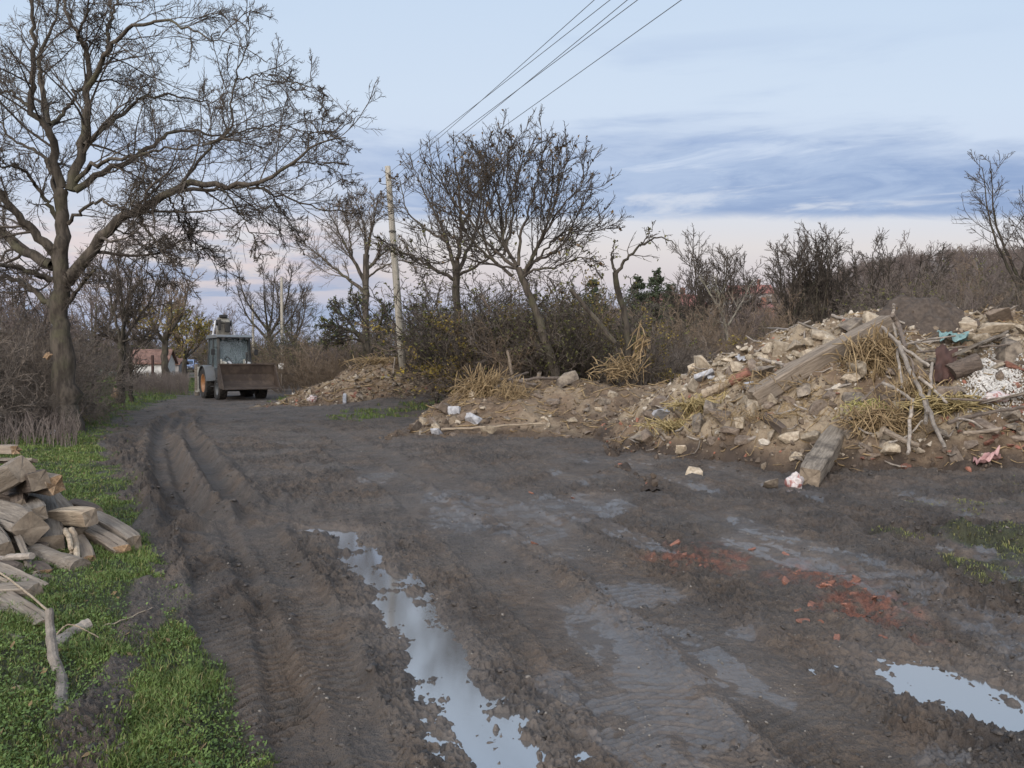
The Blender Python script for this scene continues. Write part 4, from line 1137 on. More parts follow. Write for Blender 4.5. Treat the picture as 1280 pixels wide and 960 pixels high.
stick([L8(158, 578, 4.22), L8(163, 650, 4.15), L8(172, 720, 4.05), L8(196, 800, 3.95), L8(200, 860, 3.9), L8(180, 925, 3.82)], .02, .036, barkm, 'bent barked branch propped upright on the grass', name='branch', cat='branch', k=10, knob=.05, kinks=.004)
for q in range(3):
    lb((-40, 830+q*14, 3.95), (95-q*28, 858+q*18, 3.9-q*.02), .035, .04, (w_pale, w_brown, w_pale)[q], ('splintered orange wood strip on the grass at the photo edge', 'brown splinter between two orange splinters', 'pale splinter nearest the camera on the grass')[q], em=end_or, roll=.4*q, jag=.05, rough=.012)
stick([L8(-20, 440, 5.6), L8(80, 515, 5.0), L8(158, 583, 4.3)], .007, .006, w_pale, 'thin straight cane leaning on the bent branch', name='cane', cat='cane', kinks=.002)
stick([L8(-10, 745, 4.6), L8(60, 730, 4.6), L8(120, 715, 4.55)], .006, .004, w_pale, 'thin straw cane lying on the grass under the log', name='cane', cat='cane', kinks=.004)
stick([L8(160, 690, 4.5), L8(220, 625, 4.5), L8(300, 655, 4.5), L8(320, 668, 4.45)], .005, .003, w_pale, 'dry bent grass stem draped over the forked log', name='dry_stem', cat='stem', kinks=.004)
stick([L8(300, 640, 4.8), L8(400, 610, 4.9), L8(493, 570, 5.1)], .005, .003, w_pale, 'long dry stem lying over the muddy rut', name='dry_stem', cat='stem')
stick([PD(200, 893, 3.64), PD(215, 910, 3.52), PD(235, 928, 3.4)], .005, .005, w_brown, 'small bent twig lying on the near grass', name='twig', cat='twig')
stick([PD(232, 930, 3.39), PD(212, 955, 3.22)], .005, .004, w_brown, 'broken twig half below the bent twig', name='twig', cat='twig')
lb((-70, 60, 9.0), (50, 58, 8.7), .10, .10, w_brown, 'orange split trunk lying at the brushwood behind the stack', em=end_or, jag=.05)
lb((-40, 100, 7.7), (70, 92, 7.4), .03, .08, w_grey, 'thin grey board behind the top of the stack', roll=1.2)
lb((20, 108, 7.6), (112, 92, 7.4), .03, .06, w_grey, 'thin grey lath behind the top beam of the stack', roll=1.2)
lb((230, 235, 7.9), (320, 262, 7.5), .10, .09, w_dark, 'dark board behind the outermost beam', roll=.3)
lb((-90, 535, 5.4), (118, 520, 5.15), .10, .11, w_grey, 'grey squared pole lying across the lower left end of the stack', roll=.3)
lb((-90, 470, 5.7), (92, 545, 5.3), .09, .10, w_brown, 'brown squared pole slanting down over the lower stack end', roll=.5)
lb((-90, 590, 5.1), (76, 600, 5.0), .09, .10, w_grey, 'short weathered pole end just below the long grey plank', roll=.2)
lb((-90, 420, 6.0), (150, 520, 5.5), .08, .10, w_grey, 'thin grey beam poking out between round log and long plank', roll=.4)
stick([L8(-90, 720, 4.6), L8(20, 735, 4.5), L8(120, 770, 4.35)], .03, .026, w_grey, 'thin grey pole lying on grass left of the bent branch', name='pole', cat='pole')
# supports deeper in the stack
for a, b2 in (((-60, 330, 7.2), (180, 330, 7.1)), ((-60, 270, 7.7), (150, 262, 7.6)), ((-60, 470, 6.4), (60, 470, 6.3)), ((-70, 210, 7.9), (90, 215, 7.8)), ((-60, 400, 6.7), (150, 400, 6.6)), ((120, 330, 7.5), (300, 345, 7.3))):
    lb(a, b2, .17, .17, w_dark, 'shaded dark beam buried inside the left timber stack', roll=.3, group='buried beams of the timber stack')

# ------------------------------------------------------------------ straw and litter
strawm = simple('straw', (.125, .084, .044), (.30, .22, .12), 9, .75, .3, 30)
strawye = simple('yellow_straw', (.17, .128, .055), (.36, .285, .14), 9, .75, .3, 30)
def straw(p, n, L, spread, droop, r, seed, label, mat=strawm, main=None, mainw=.5, flat_=.5):
    g_ = np.random.default_rng(seed); p = np.array(p)
    n = int(n*1.5); d = g_.normal(size=(n, 3))
    if main is not None: d = d*(1-mainw) + np.array(main)*mainw*1.6*np.where(g_.uniform(0, 1, n) < .9, 1, -1)[:, None]
    d /= np.linalg.norm(d, axis=1, keepdims=True)
    Ls = L*g_.uniform(.35, 1.1, n)
    st = p + g_.normal(size=(n, 3))*np.array(spread)
    u = np.linspace(0, 1, 6)[None, :, None]
    P = st[:, None] + d[:, None]*(u-.5)*Ls[:, None, None]
    P[:, :, 2] -= (droop*Ls)[:, None]*(u[:, :, 0]-.2)**2
    P[:, 1:] += np.cumsum(g_.normal(0, .02, (n, 5, 3))*Ls[:, None, None], 1)
    gz_ = S(P[:, :, 0], P[:, :, 1]); P[:, :, 2] = np.maximum(P[:, :, 2], gz_+.015)
    R = (.72*r*g_.uniform(.5, 1.6, n))[:, None]*np.array([.8, 1, 1, .9, .8, .3])[None]
    Vs, Fs = tubes(P, R, 4)
    o = link_mesh('straw_bundle', np_mesh('straw_bundle', Vs-p, [Fs], mat, True)); o.location = p
    tag(o, label, 'straw'); return o
straw(hit(603, 490)+[0, -.1, .12], 240, .95, (.24, .12, .14), .55, .013, 1, 'pale bundle of corn stalks on the near end of the low bank', main=(-.5, -.3, -.45), mainw=.5)
straw(hit(642, 494)+[0, -.1, .12], 60, .6, (.2, .1, .1), .4, .012, 2, 'small tuft of dry stalks in the middle of the low bank', main=(0, -.1, -1), mainw=.4)
straw(PD(778, 460, 20.6), 120, .55, (.26, .2, .16), .12, .011, 3, 'tangle of orange dry stalks at the foot of the snapped tree', main=(.3, 0, -.7), mainw=.2)
straw(PD(800, 428, 20.8), 20, .7, (.10, .1, .2), .1, .02, 4, 'broken orange branches caught in the snapped tree', main=(.4, 0, .8), mainw=.6)
straw(PD(757, 464, 20.4), 16, .6, (.3, .1, .1), .5, .02, 44, 'few broken orange sticks left of the stalk tangle', main=(0.1, 0, .9), mainw=.35)
straw(hit(1092, 452)+[0, -.15, .06], 300, .7, (.22, .1, .15), .5, .012, 5, 'brown straw packed under the long beam of the large heap', main=(.1, -.5, -.8), mainw=.4)
straw(hit(1092, 528)+[0, -.15, .05], 160, .5, (.26, .1, .08), .45, .012, 6, 'straw strewn below the stick fan of the large heap', main=(.6, -.2, -.5), mainw=.35)
straw(hit(1178, 508)+[0, -.15, .06], 180, .5, (.24, .08, .05), .3, .012, 7, 'bright yellow reed pile under the level stick', strawye, main=(1, 0, .1), mainw=.55)
straw(hit(872, 508)+[0, -.1, .04], 110, .45, (.24, .12, .03), .3, .013, 8, 'pale straw strewn along the left slope of the large heap', strawye, main=(.8, .2, .4), mainw=.35)
straw(hit(845, 532)+[0, -.1, .03], 130, .35, (.26, .12, .03), .3, .010, 9, 'thin straw scatter at the left foot of the large heap', strawye, main=(.8, .2, .2), mainw=.3)
straw(hit(1140, 492)+[0, -.15, .05], 110, .45, (.2, .1, .1), .4, .011, 10, 'straw tangled in the middle of the stick fan', main=(.3, -.2, -.7), mainw=.4)
straw(hit(478, 453)+[0, -.1, .06], 110, .9, (.5, .2, .04), .3, .016, 11, 'pale straw on top of the heap by the pole', main=(1, 0, 0), mainw=.4)
straw(hit(960, 478)+[0, -.1, .03], 90, .45, (.5, .12, .05), .3, .009, 12, 'loose straw among the stones behind the long beam', main=(1, 0, -.2), mainw=.3)
straw(hit(975, 520)+[0, -.1, .03], 150, .28, (.6, .2, .04), .3, .006, 13, 'fine chaff on the front of the large heap', main=(1, 0, -.2), mainw=.2)
straw(hit(97, 528, 0)+[0, -.1, .2], 26, .55, (.12, .1, .1), .3, .010, 14, 'tuft of pale splinters at the foot of the big bare tree', strawye, main=(.3, 0, .8), mainw=.5)
mossm = simple('yellow_weed', (.20, .18, .06), (.40, .36, .14), 20, .9, .4, 40)
straw(hit(1078, 517)+[0, -.15, .06], 420, .16, (.16, .08, .07), .3, .006, 15, 'pale yellow clump of dry weed above the muddy lower beam', mossm)

clothm = simple('turquoise_cloth', (.09, .165, .17), (.18, .27, .27), 4, .8, .3)
redm = simple('dark_red_sheet', (.035, .02, .017), (.065, .034, .028), 5, .8, .4)
pinkm = simple('pink_plastic', (.26, .14, .14), (.38, .23, .22), 4, .5, .2, spec=.4)
def sheet(p, w_, h_, mat, name, label, cat, rot=(0, 0, 0), crumple=.05, seed=1, n=14, thick=.006):
    u, v = np.meshgrid(np.linspace(-.5, .5, n), np.linspace(-.5, .5, n), indexing='ij')
    zz_ = crumple*fbm(u*3+seed, v*3, 3, seed)*2; ex = 1+.25*fbm(u*2+seed, v*2+5, 2, seed+1)
    Vt = np.stack([u*w_*ex, v*h_*ex, zz_], -1).reshape(-1, 3)
    Vb = Vt - [0, 0, thick]; ix = np.arange(n*n).reshape(n, n)
    q = np.stack([ix[:-1, :-1], ix[1:, :-1], ix[1:, 1:], ix[:-1, 1:]], -1).reshape(-1, 4)
    o = link_mesh(name, np_mesh(name, np.concatenate([Vt, Vb]), [q, q[:, ::-1]+n*n], mat, True)); o.location = p; o.rotation_euler = rot
    tag(o, label, cat); return o
sheet(hit(*z2(520, 250))+[0, -.15, .12], .46, .22, clothm, 'cloth_scrap', 'turquoise cloth scrap lying behind the stick fan', 'cloth', (.5, .2, .1), .06, 1)
sheet(hit(*z2(468, 395))+[0, -.22, .10], .30, .56, redm, 'metal_sheet', 'dark red sheet standing in the stick fan', 'sheet', (1.25, .25, -.2), .03, 2)
sheet(hit(*z2(720, 868))+[0, 0, .05], .44, .10, pinkm, 'plastic_strip', 'pink plastic strip lying on the dark mud', 'plastic', (.3, -.25, .25), .05, 3)
bagm, t, b = new_mat('printed_bag')
co = t('ShaderNodeTexCoord').outputs['Object']
wv = t.noise(co, 7., 3, .6, 1.2)
c = t.mix(t.mapr(wv, .50, .56), (.38, .34, .33, 1), (.24, .11, .10, 1)); t.l.new(c, b.inputs['Base Color']); b.inputs['Roughness'].default_value = .35
def bag(p, s_, name, label, seed):
    bm = bmesh.new(); bmesh.ops.create_icosphere(bm, subdivisions=4, radius=.5)
    for v in bm.verts:
        q = v.co.copy(); n_ = float(fbm(q.x*3+seed, q.y*3+q.z*2.3, 3, seed)); v.co = Vector((q.x*s_[0], q.y*s_[1], q.z*s_[2]))*(1+.45*n_)
    A_ = Acc().bm(bm); o = A_.build(name, bagm, None, True); o.location = p; tag(o, label, 'bag'); return o
bag(hit(992, 610)+[0, -.05, .07], (.19, .14, .24), 'plastic_bag', 'crumpled white and red printed bag against the muddy lower beam', 3)
bag(hit(1243, 501)+[0, -.05, .05], (.34, .2, .14), 'plastic_bag', 'crumpled white and red bag among bricks under the white crumbs', 7)
bag(hit(391, 502)+[0, 0, .08], (.34, .25, .26), 'plastic_bag', 'reddish plastic bag at the foot of the heap by the pole', 11)
for px, py, lab in ((925, 451, 'bluish white paper scrap on the crest left of the beam'), (886, 474, 'bluish white scrap of sheet below the pointed stone')):
    sheet(hit(px, py)+[0, -.05, .06], .16, .12, stonewh, 'paper_scrap', lab, 'paper', (.7, .1, .3), .02, px, 8)
beam(hit(431, 505)+[0, 0, .0], hit(431, 497)+[0, 0, .1], .12, .12, stonewh, stonewh, label='white stub of pipe standing in the heap by the pole', name='pipe_stub', cat='pipe')
beam(hit(492, 470)+[0, -.1, .05], hit(494, 458)+[0, 0, .35], .05, .09, w_brown, label='thin brown post stub leaning in the heap by the pole', name='post_stub', cat='post')
sheet(hit(70, 545)+[0, 0, .06], .22, .16, stonewh, 'paper_scrap', 'bluish white scrap on grass by the left brushwood', 'paper', (.4, .1, .3), .04, 77, 8)

def litter(mf, xr, yr, N, L, r, seed, label, mat=strawm):
    g_ = np.random.default_rng(seed); x = g_.uniform(*xr, N); y = g_.uniform(*yr, N); k_ = mf(x, y) > .02; x, y = x[k_], y[k_]; n = len(x)
    a = g_.uniform(0, PI, n); Ls = L*g_.uniform(.3, 1.3, n); u = np.linspace(-.5, .5, 4)
    px_ = x[:, None]+np.cos(a)[:, None]*u*Ls[:, None]; py_ = y[:, None]+np.sin(a)[:, None]*u*Ls[:, None]; tl = g_.normal(0, .35, n)
    pz_ = np.maximum(S(px_, py_)+.012, S(x, y)[:, None]+.02+tl[:, None]*u*Ls[:, None])+g_.normal(0, .006, (n, 4))
    R = (r*g_.uniform(.5, 1.7, n))[:, None]*np.array([.7, 1, 1, .6])
    v, f = tubes(np.stack([px_, py_, pz_], -1), R, 4); o = link_mesh('straw_litter', np_mesh('straw_litter', v, [f], mat, True)); tag(o, label, 'straw', kind='stuff')
litter(m3, (2, 12), (10.4, 16.5), 1500, .30, .008, 61, 'loose straw and splinters strewn over the large heap')
litter(m3, (2, 12), (10.4, 16.5), 260, .45, .014, 62, 'broken sticks strewn over the large heap', barkm)
litter(m2, (-2.5, 5), (16.5, 22), 420, .40, .011, 63, 'loose stalks strewn over the low bank')
litter(m1, (-8.5, -2.8), (28, 32), 220, .6, .014, 64, 'loose stalks strewn over the heap by the pole')
# ------------------------------------------------------------------ trees
def bark(name, c1, c2, c3, sc=9.):
    m, t, b = new_mat(name)
    co = t('ShaderNodeTexCoord').outputs['Object']
    st_ = t('ShaderNodeMapping', {'Vector': co, 'Scale': (1, 1, .22)}).outputs[0]
    a = t.noise(st_, sc, 6, .65); l_ = t.noise(co, 1.6, 5, .6)
    c = t.mix(t.mapr(a, .35, .65), (*c1, 1), (*c2, 1))
    c = t.mix(t.mapr(l_, .48, .68, 0, .75), c, (*c3, 1))
    t.l.new(c, b.inputs['Base Color']); b.inputs['Roughness'].default_value = .9; b.inputs['Specular IOR Level'].default_value = .2
    bp = t('ShaderNodeBump', {'Height': a, 'Strength': .9, 'Distance': .04}); t.l.new(bp.outputs[0], b.inputs['Normal'])
    return m
bk_grey = bark('bark_grey', (.036, .030, .025), (.092, .077, .062), (.082, .078, .048))
bk_dark = bark('bark_dark', (.026, .022, .018), (.062, .052, .042), (.055, .055, .030))
bk_pale = bark('bark_pale', (.10, .090, .074), (.21, .19, .155), (.15, .145, .095))
tw_grey = simple('twig_grey', (.085, .070, .058), (.16, .132, .108), 3, .9, 0, vary=.2)
tw_brown = simple('twig_brown', (.10, .074, .052), (.19, .142, .10), 3, .9, 0, vary=.2)
tw_mauve = simple('twig_mauve', (.088, .070, .062), (.16, .128, .114), 3, .9, 0, vary=.2)
tw_dark = simple('twig_dark', (.042, .034, .028), (.085, .070, .056), 3, .9, 0, vary=.2)
def leafmat(name, c1, c2):
    m, t, b = new_mat(name)
    co = t('ShaderNodeTexCoord').outputs['Object']
    c = t.mix(t.mapr(t.noise(co, 9, 3, .6), .35, .65), (*c1, 1), (*c2, 1))
    t.l.new(c, b.inputs['Base Color']); b.inputs['Roughness'].default_value = .7; b.inputs['Specular IOR Level'].default_value = .25
    return m
lf_olive = leafmat('leaf_olive', (.060, .066, .022), (.125, .120, .040))
lf_yel = leafmat('leaf_yellow', (.15, .12, .03), (.27, .205, .05))
lf_dark = leafmat('leaf_dark_green', (.028, .040, .022), (.056, .074, .038))
lf_brown = leafmat('leaf_brown', (.06, .04, .02), (.13, .085, .04))

def resample(P, n):
    P = np.array(P, float)
    if len(P) < 3: P = np.array([P[0], P.mean(0), P[-1]])
    Q = smooth_poly(P, n*3)
    s_ = np.concatenate([[0], np.cumsum(np.linalg.norm(np.diff(Q, axis=0), axis=1))])
    u = np.linspace(0, s_[-1], n)
    return np.stack([np.interp(u, s_, Q[:, i]) for i in range(3)], 1)

def spawn(g_, P, R, m, t0, t1, ang, angj, lenf, lmax, rf, rmin, n, wig, up, zig=0.):
    B, N_, _ = P.shape
    tt = (np.arange(m)[None] + g_.uniform(0, 1, (B, m)))/m*(t1-t0)+t0
    f = tt*(N_-1); i = np.clip(f.astype(int), 0, N_-2); w_ = (f-i)[..., None]
    bi = np.arange(B)[:, None]
    pos = P[bi, i]*(1-w_)+P[bi, i+1]*w_
    tan = P[bi, i+1]-P[bi, i]; tan /= np.linalg.norm(tan, axis=2, keepdims=True)+1e-9
    rad_ = R[bi, i]*(1-w_[..., 0])+R[bi, i+1]*w_[..., 0]
    Lp = np.linalg.norm(np.diff(P, axis=1), axis=2).sum(1)[:, None]
    L = np.minimum(Lp*lenf, lmax)*(1.15-.7*tt)*g_.uniform(.55, 1.25, (B, m))
    ax = g_.normal(size=(B, m, 3)); ax -= (ax*tan).sum(2, keepdims=True)*tan; ax /= np.linalg.norm(ax, axis=2, keepdims=True)+1e-9
    an = np.radians(ang + g_.normal(0, angj, (B, m)))[..., None]
    d = tan*np.cos(an)+ax*np.sin(an); d = d.reshape(-1, 3); pos = pos.reshape(-1, 3); L = L.ravel()
    r0 = np.maximum(np.minimum(rad_.ravel()*rf, rad_.ravel()*.9), rmin)
    return grow(g_, pos, d, L, r0, rmin, n, wig, up, zig)
def grow(g_, pos, d, L, r0, rmin, n, wig, up, zig=0.):
    B = len(pos); out = np.zeros((B, n, 3)); out[:, 0] = pos; p = pos.copy(); d = d.copy()
    for k_ in range(1, n):
        d = d + g_.normal(0, wig, (B, 3)); d[:, 2] += up
        d /= np.linalg.norm(d, axis=1, keepdims=True)+1e-9
        p = p + d*(L/(n-1))[:, None]; out[:, k_] = p
    R = r0[:, None]*(1-.75*np.linspace(0, 1, n))[None]; R = np.maximum(R, rmin)
    R[:, -1] *= .6
    return out, R
def leaves_mesh(g_, P, n, size, mat, name, parent, base, zr=None, aspect=1.6):
    B, N_, _ = P.shape
    b_ = g_.integers(0, B, n); i = g_.integers(1, N_, n)
    p = P[b_, i] + g_.normal(0, .03, (n, 3))
    if zr is not None:
        z = p[:, 2]; keep = (z > zr[0]) & (z < zr[1]); p = p[keep]
    n = len(p)
    M = rand_rot(g_, n); s_ = size*g_.uniform(.6, 1.3, n)
    q = np.array([[-.5, 0, 0], [0, -.5/aspect, .08], [.5, 0, 0], [0, .5/aspect, .08]])
    Vl = np.einsum('nij,vj->nvi', M, q)*s_[:, None, None] + p[:, None] - base
    return link_mesh(name, np_mesh(name, Vl.reshape(-1, 3), [np.arange(n*4).reshape(n, 4)], mat, False), parent)

LV_TREE = [(9, .25, 1., 48, 14, .36, 2.6, .42, .012, 8, .13, .03), (7, .15, 1., 46, 16, .46, 1.3, .5, .008, 6, .16, .03), (6, .1, 1., 45, 18, .5, .6, .6, .006, 4, .18, .03)]
def make_tree(name, base, limbs, levels, seed, bk, tw, label, group=None, leaf=None, k0=9, n0=22, jit=.02, buttress=0.):
    """limbs: [(points, r0, r1)] in world space; the first one is the trunk"""
    g_ = np.random.default_rng(seed); base = np.array(base, float)
    root = empty(name, base); tag(root, label, 'tree', group)
    P = np.stack([resample(l[0], n0) for l in limbs])
    R = np.stack([l[1]+(l[2]-l[1])*np.linspace(0, 1, n0)**.8 for l in limbs])
    L = np.linalg.norm(P[:, -1]-P[:, 0], axis=1)[:, None, None]
    P[:, 2:-1] += g_.normal(0, 1, (len(limbs), n0-3, 3))*np.minimum(jit, L*.012)
    if buttress: R[0] *= 1+buttress*np.exp(-np.linspace(0, 1, n0)*9)
    R[0] *= 1+.05*g_.normal(0, 1, n0)
    Vt, Ft = tubes(P, R, k0)
    link_mesh('trunk', np_mesh('trunk', Vt-base, [Ft], bk, True), root)
    Vs, Fs, off = [], [], 0
    p, r = P, R
    if len(limbs) > 3: p, r = P[1:], R[1:]
    lastP = None
    for li, (m, t0, t1, ang, angj, lenf, lmax, rf, rmin, n, wig, up) in enumerate(levels):
        p, r = spawn(g_, p, r, m, t0, t1, ang, angj, lenf, lmax, rf, rmin, n, wig, up)
        v, f = tubes(p, r, 5 if li == 0 else 3); Vs.append(v-base); Fs.append(f+off); off += len(v); lastP = p
    link_mesh('crown', np_mesh('crown', np.concatenate(Vs), [np.concatenate(Fs)], tw, True), root)
    if leaf:
        for (n, size, mat, zr) in leaf: leaves_mesh(g_, lastP, n, size, mat, 'leaves', root, base, zr)
    return root
def limb_px(pts, D, dd=0.):
    n = len(pts); return [PD(p[0], p[1], D + dd*(i/(n-1)) + (p[2] if len(p) > 2 else 0)) for i, p in enumerate(pts)]

# --- the big bare tree on the left
D0 = 18.
Z = lambda *a: [(x/3., y/3.) for x, y in a]
big = [([(86, 566), (82, 520), (79, 470), (77, 430), (76, 390), (77, 345), (78, 310), (77, 270), (78, 238)], 0, .37, .17),
       ([(84, 352), (105, 325), (135, 287), (158, 268), (180, 261), (205, 243), (232, 228), (275, 233), (320, 228), (362, 205), (405, 176), (432, 172)], -1.5, .20, .016),
       ([(215, 238), (255, 238), (313, 235), (367, 250), (410, 263), (445, 262)], .8, .07, .012),
       ([(228, 229), (253, 193), (267, 180), (287, 160), (293, 100), (307, 60), (313, 10)], -.8, .05, .010),
       (Z((280, 715), (400, 645), (520, 580), (600, 520), (660, 490), (760, 500), (900, 530), (1010, 560)), 1.5, .11, .012),
       (Z((285, 680), (340, 620), (420, 600), (500, 582), (600, 560), (760, 545), (880, 470)), -1.8, .075, .010),
       (Z((265, 715), (300, 560), (320, 440), (325, 340), (328, 200), (270, 100), (240, 10), (225, -90)), .6, .16, .03),
       (Z((322, 340), (370, 260), (410, 190), (480, 110), (560, 85), (680, 95), (800, 150), (880, 160)), -1.6, .09, .010),
       (Z((318, 545), (400, 470), (470, 420), (530, 370), (640, 360), (780, 375), (900, 330)), 2., .08, .010),
       (Z((405, 195), (410, 100), (440, 10), (490, -80)), .9, .07, .02),
       (Z((232, 705), (195, 560), (180, 470), (120, 410), (122, 300), (128, 150), (120, 0), (110, -120)), -1., .15, .03),
       (Z((182, 470), (165, 380), (150, 250), (155, 190), (210, 60), (230, -60)), 1.2, .10, .02),
       (Z((190, 468), (250, 410), (290, 340), (380, 300), (500, 330), (600, 370)), 1.8, .07, .010),
       (Z((215, 740), (175, 600), (120, 560), (60, 530), (-10, 455), (-80, 400)), 1.4, .08, .012),
       (Z((215, 820), (130, 690), (70, 630), (0, 625), (-110, 600)), -1.6, .08, .012),
       (Z((120, 410), (60, 360), (0, 330), (-90, 250)), 1., .06, .012),
       ([(66, 332), (28, 314), (4, 293), (-25, 268), (-70, 238), (-100, 200)], 1.5, .18, .03),
       ([(70, 318), (34, 281), (0, 240), (-40, 195), (-80, 140)], -1.2, .16, .03),
       ([(64, 350), (20, 334), (-15, 331), (-70, 318)], -1.8, .10, .02),
       ([(66, 384), (32, 358), (-2, 344), (-60, 335)], 1.6, .11, .02),
       ([(86, 378), (102, 356), (119, 337)], -.5, .06, .035),
       ([(172, 266), (186, 290), (203, 314), (231, 342)], -1.4, .05, .012),
       ([(222, 234), (232, 262), (240, 300), (258, 322)], .9, .035, .010),
       (Z((255, 840), (330, 770), (400, 760), (470, 790), (530, 830), (600, 920), (650, 960)), -.9, .06, .010),
       (Z((330, 205), (290, 130), (320, 60), (350, -60)), -1., .06, .015),
       (Z((520, 560), (545, 640), (530, 680), (480, 790)), -1.1, .035, .02),
       ([(318, 229), (340, 246), (360, 276), (374, 306)], .8, .03, .008), ([(275, 233), (298, 262), (316, 298), (330, 328)], -.8, .035, .008), ([(210, 243), (228, 280), (258, 316), (288, 342)], 1.2, .035, .008),
       ([(362, 206), (395, 204), (425, 218), (442, 246)], .7, .025, .008), ([(258, 180), (300, 166), (350, 158), (400, 168), (432, 182)], 1., .035, .008), ([(293, 100), (330, 94), (370, 102), (402, 116)], -.8, .025, .008),
       ([(395, 184), (404, 150), (398, 120)], .3, .016, .007), ([(140, 284), (170, 300), (200, 330), (212, 356)], .8, .03, .008)]
limbs = [(limb_px(p, D0, dd), r0*(.78 if i == 0 else .74), r1*.74) for i, (p, dd, r0, r1) in enumerate(big)]
bz = float(T(limbs[0][0][0][0], 18.)); limbs[0][0][0][2] = bz-.1
LVB = [(17, .10, 1., 46, 14, .36, 3.0, .36, .009, 10, .12, .010), (9, .10, 1., 44, 16, .50, 1.6, .5, .0055, 8, .16, .015), (7, .1, 1., 44, 18, .52, .75, .6, .0042, 5, .18, .02)]
make_tree('bare_tree', (limbs[0][0][0][0], 18., bz), limbs, LVB, 3, bk_grey, tw_dark, 'big spreading bare tree with thick trunk on the left verge', k0=12, n0=30, jit=.03, buttress=.35)

# --- leaning tree in the middle with its wide crown
def wl(D, *rows): return [(limb_px(p, D, dd), r0, r1) for p, dd, r0, r1 in rows]
lim = wl(22.5, ([(702, 480), (690, 452), (679, 415), (664, 374), (652, 348), (648, 335)], 0, .165, .09),
         ([(650, 342), (640, 322), (629, 300), (625, 262), (618, 225), (622, 183)], .8, .061, .009), ([(653, 347), (666, 320), (682, 290), (700, 262), (720, 240), (735, 216)], -.8, .057, .009),
         ([(652, 348), (668, 337), (698, 333), (726, 322), (750, 330)], -1.2, .043, .009), ([(646, 334), (630, 324), (606, 300), (586, 275), (562, 242), (536, 200)], 1., .054, .009),
         ([(648, 332), (652, 292), (664, 252), (672, 217), (682, 180)], .4, .054, .009), ([(654, 345), (690, 303), (714, 287), (740, 290), (757, 281)], 1.3, .043, .009),
         ([(640, 322), (612, 280), (600, 235), (606, 190)], -1., .039, .009), ([(664, 322), (690, 270), (700, 225), (712, 195)], 1.4, .036, .009), ([(646, 336), (610, 330), (575, 322), (545, 330), (510, 318)], -1.4, .036, .009),
         ([(628, 300), (640, 240), (650, 200), (645, 172)], -.6, .036, .009),
         ([(640, 345), (612, 318), (604, 280), (612, 230), (604, 196)], 1.2, .05, .009), ([(622, 330), (588, 300), (572, 262), (548, 226)], -1.3, .045, .009), ([(660, 330), (700, 310), (722, 270), (734, 246)], .9, .045, .009),
         ([(630, 318), (642, 262), (632, 212), (640, 176)], 1.5, .045, .009), ([(656, 342), (676, 300), (690, 250), (690, 196)], -1.5, .045, .009))
b0 = lim[0][0][0]; b0[2] = float(S(b0[0], b0[1]))-.1
LVM = [(12, .15, 1., 38, 12, .5, 2.1, .45, .010, 8, .09, .06), (7, .12, 1., 36, 14, .55, 1.4, .55, .008, 6, .12, .06), (5, .1, 1., 38, 16, .5, .6, .6, .006, 4, .16, .05)]
make_tree('leaning_tree', b0, lim, LVM, 11, bk_grey, tw_dark, 'leaning bare tree with grey trunk and wide crown above the low bank', leaf=[(420, .12, lf_brown, None), (900, .10, lf_olive, (2.5, 5.2))])
lim = wl(27., ([(574, 478), (573, 420), (570, 370), (570, 340)], 0, .17, .12), ([(570, 348), (560, 302), (546, 272), (531, 242), (518, 212)], .6, .09, .012), ([(571, 338), (576, 282), (573, 232), (566, 186)], -.6, .09, .012),
         ([(571, 342), (590, 302), (601, 252), (598, 203)], .9, .08, .012), ([(568, 350), (536, 332), (506, 316), (478, 312)], -.8, .07, .012), ([(560, 302), (530, 285), (508, 262), (500, 225)], 1., .05, .012), ([(576, 290), (595, 245), (618, 215), (632, 190)], .4, .05, .012),
         ([(571, 345), (600, 330), (625, 310), (640, 280)], -.8, .06, .012))
b0 = lim[0][0][0]; b0[2] = float(S(b0[0], b0[1]))-.1
make_tree('bare_tree', b0, lim, LVM, 12, bk_grey, tw_dark, 'upright bare tree between the near pole and the leaning tree', leaf=[(260, .13, lf_brown, None), (700, .12, lf_olive, (2.6, 5.6))])
# --- snapped tree
lim = wl(21., ([(790, 462), (784, 420), (779, 386), (770, 356), (769, 340)], 0, .11, .075), ([(770, 342), (789, 317), (812, 301), (831, 297), (846, 308)], -.5, .05, .010), ([(769, 340), (764, 322), (768, 305)], .4, .045, .012), ([(779, 386), (790, 366), (786, 345)], .6, .03, .010), ([(800, 308), (812, 292), (818, 278)], .2, .02, .007))
b0 = lim[0][0][0]; b0[2] = float(S(b0[0], b0[1]))-.1
make_tree('snapped_tree', b0, lim, [(8, .2, 1., 48, 14, .35, .8, .45, .008, 5, .15, .03), (5, .1, 1., 45, 18, .5, .35, .6, .006, 4, .18, .03)], 13, bk_dark, tw_dark, 'small snapped tree with one curved branch behind the orange stalk tangle', leaf=[(60, .08, lf_olive, None)])
a = PD(713, 362, 20.6); b_ = PD(768, 428, 20.8)
stick([a, (a+b_)/2+[0, 0, .03], b_], .05, .075, bk_grey, 'broken grey pole slanting down beside the snapped tree', name='broken_pole', cat='pole')
a = PD(640, 468, 21.5); b_ = PD(634, 438, 21.5)
stick([a, b_], .04, .035, w_brown, 'thin brown stake standing behind the first straw bundle', name='stake', cat='stake')
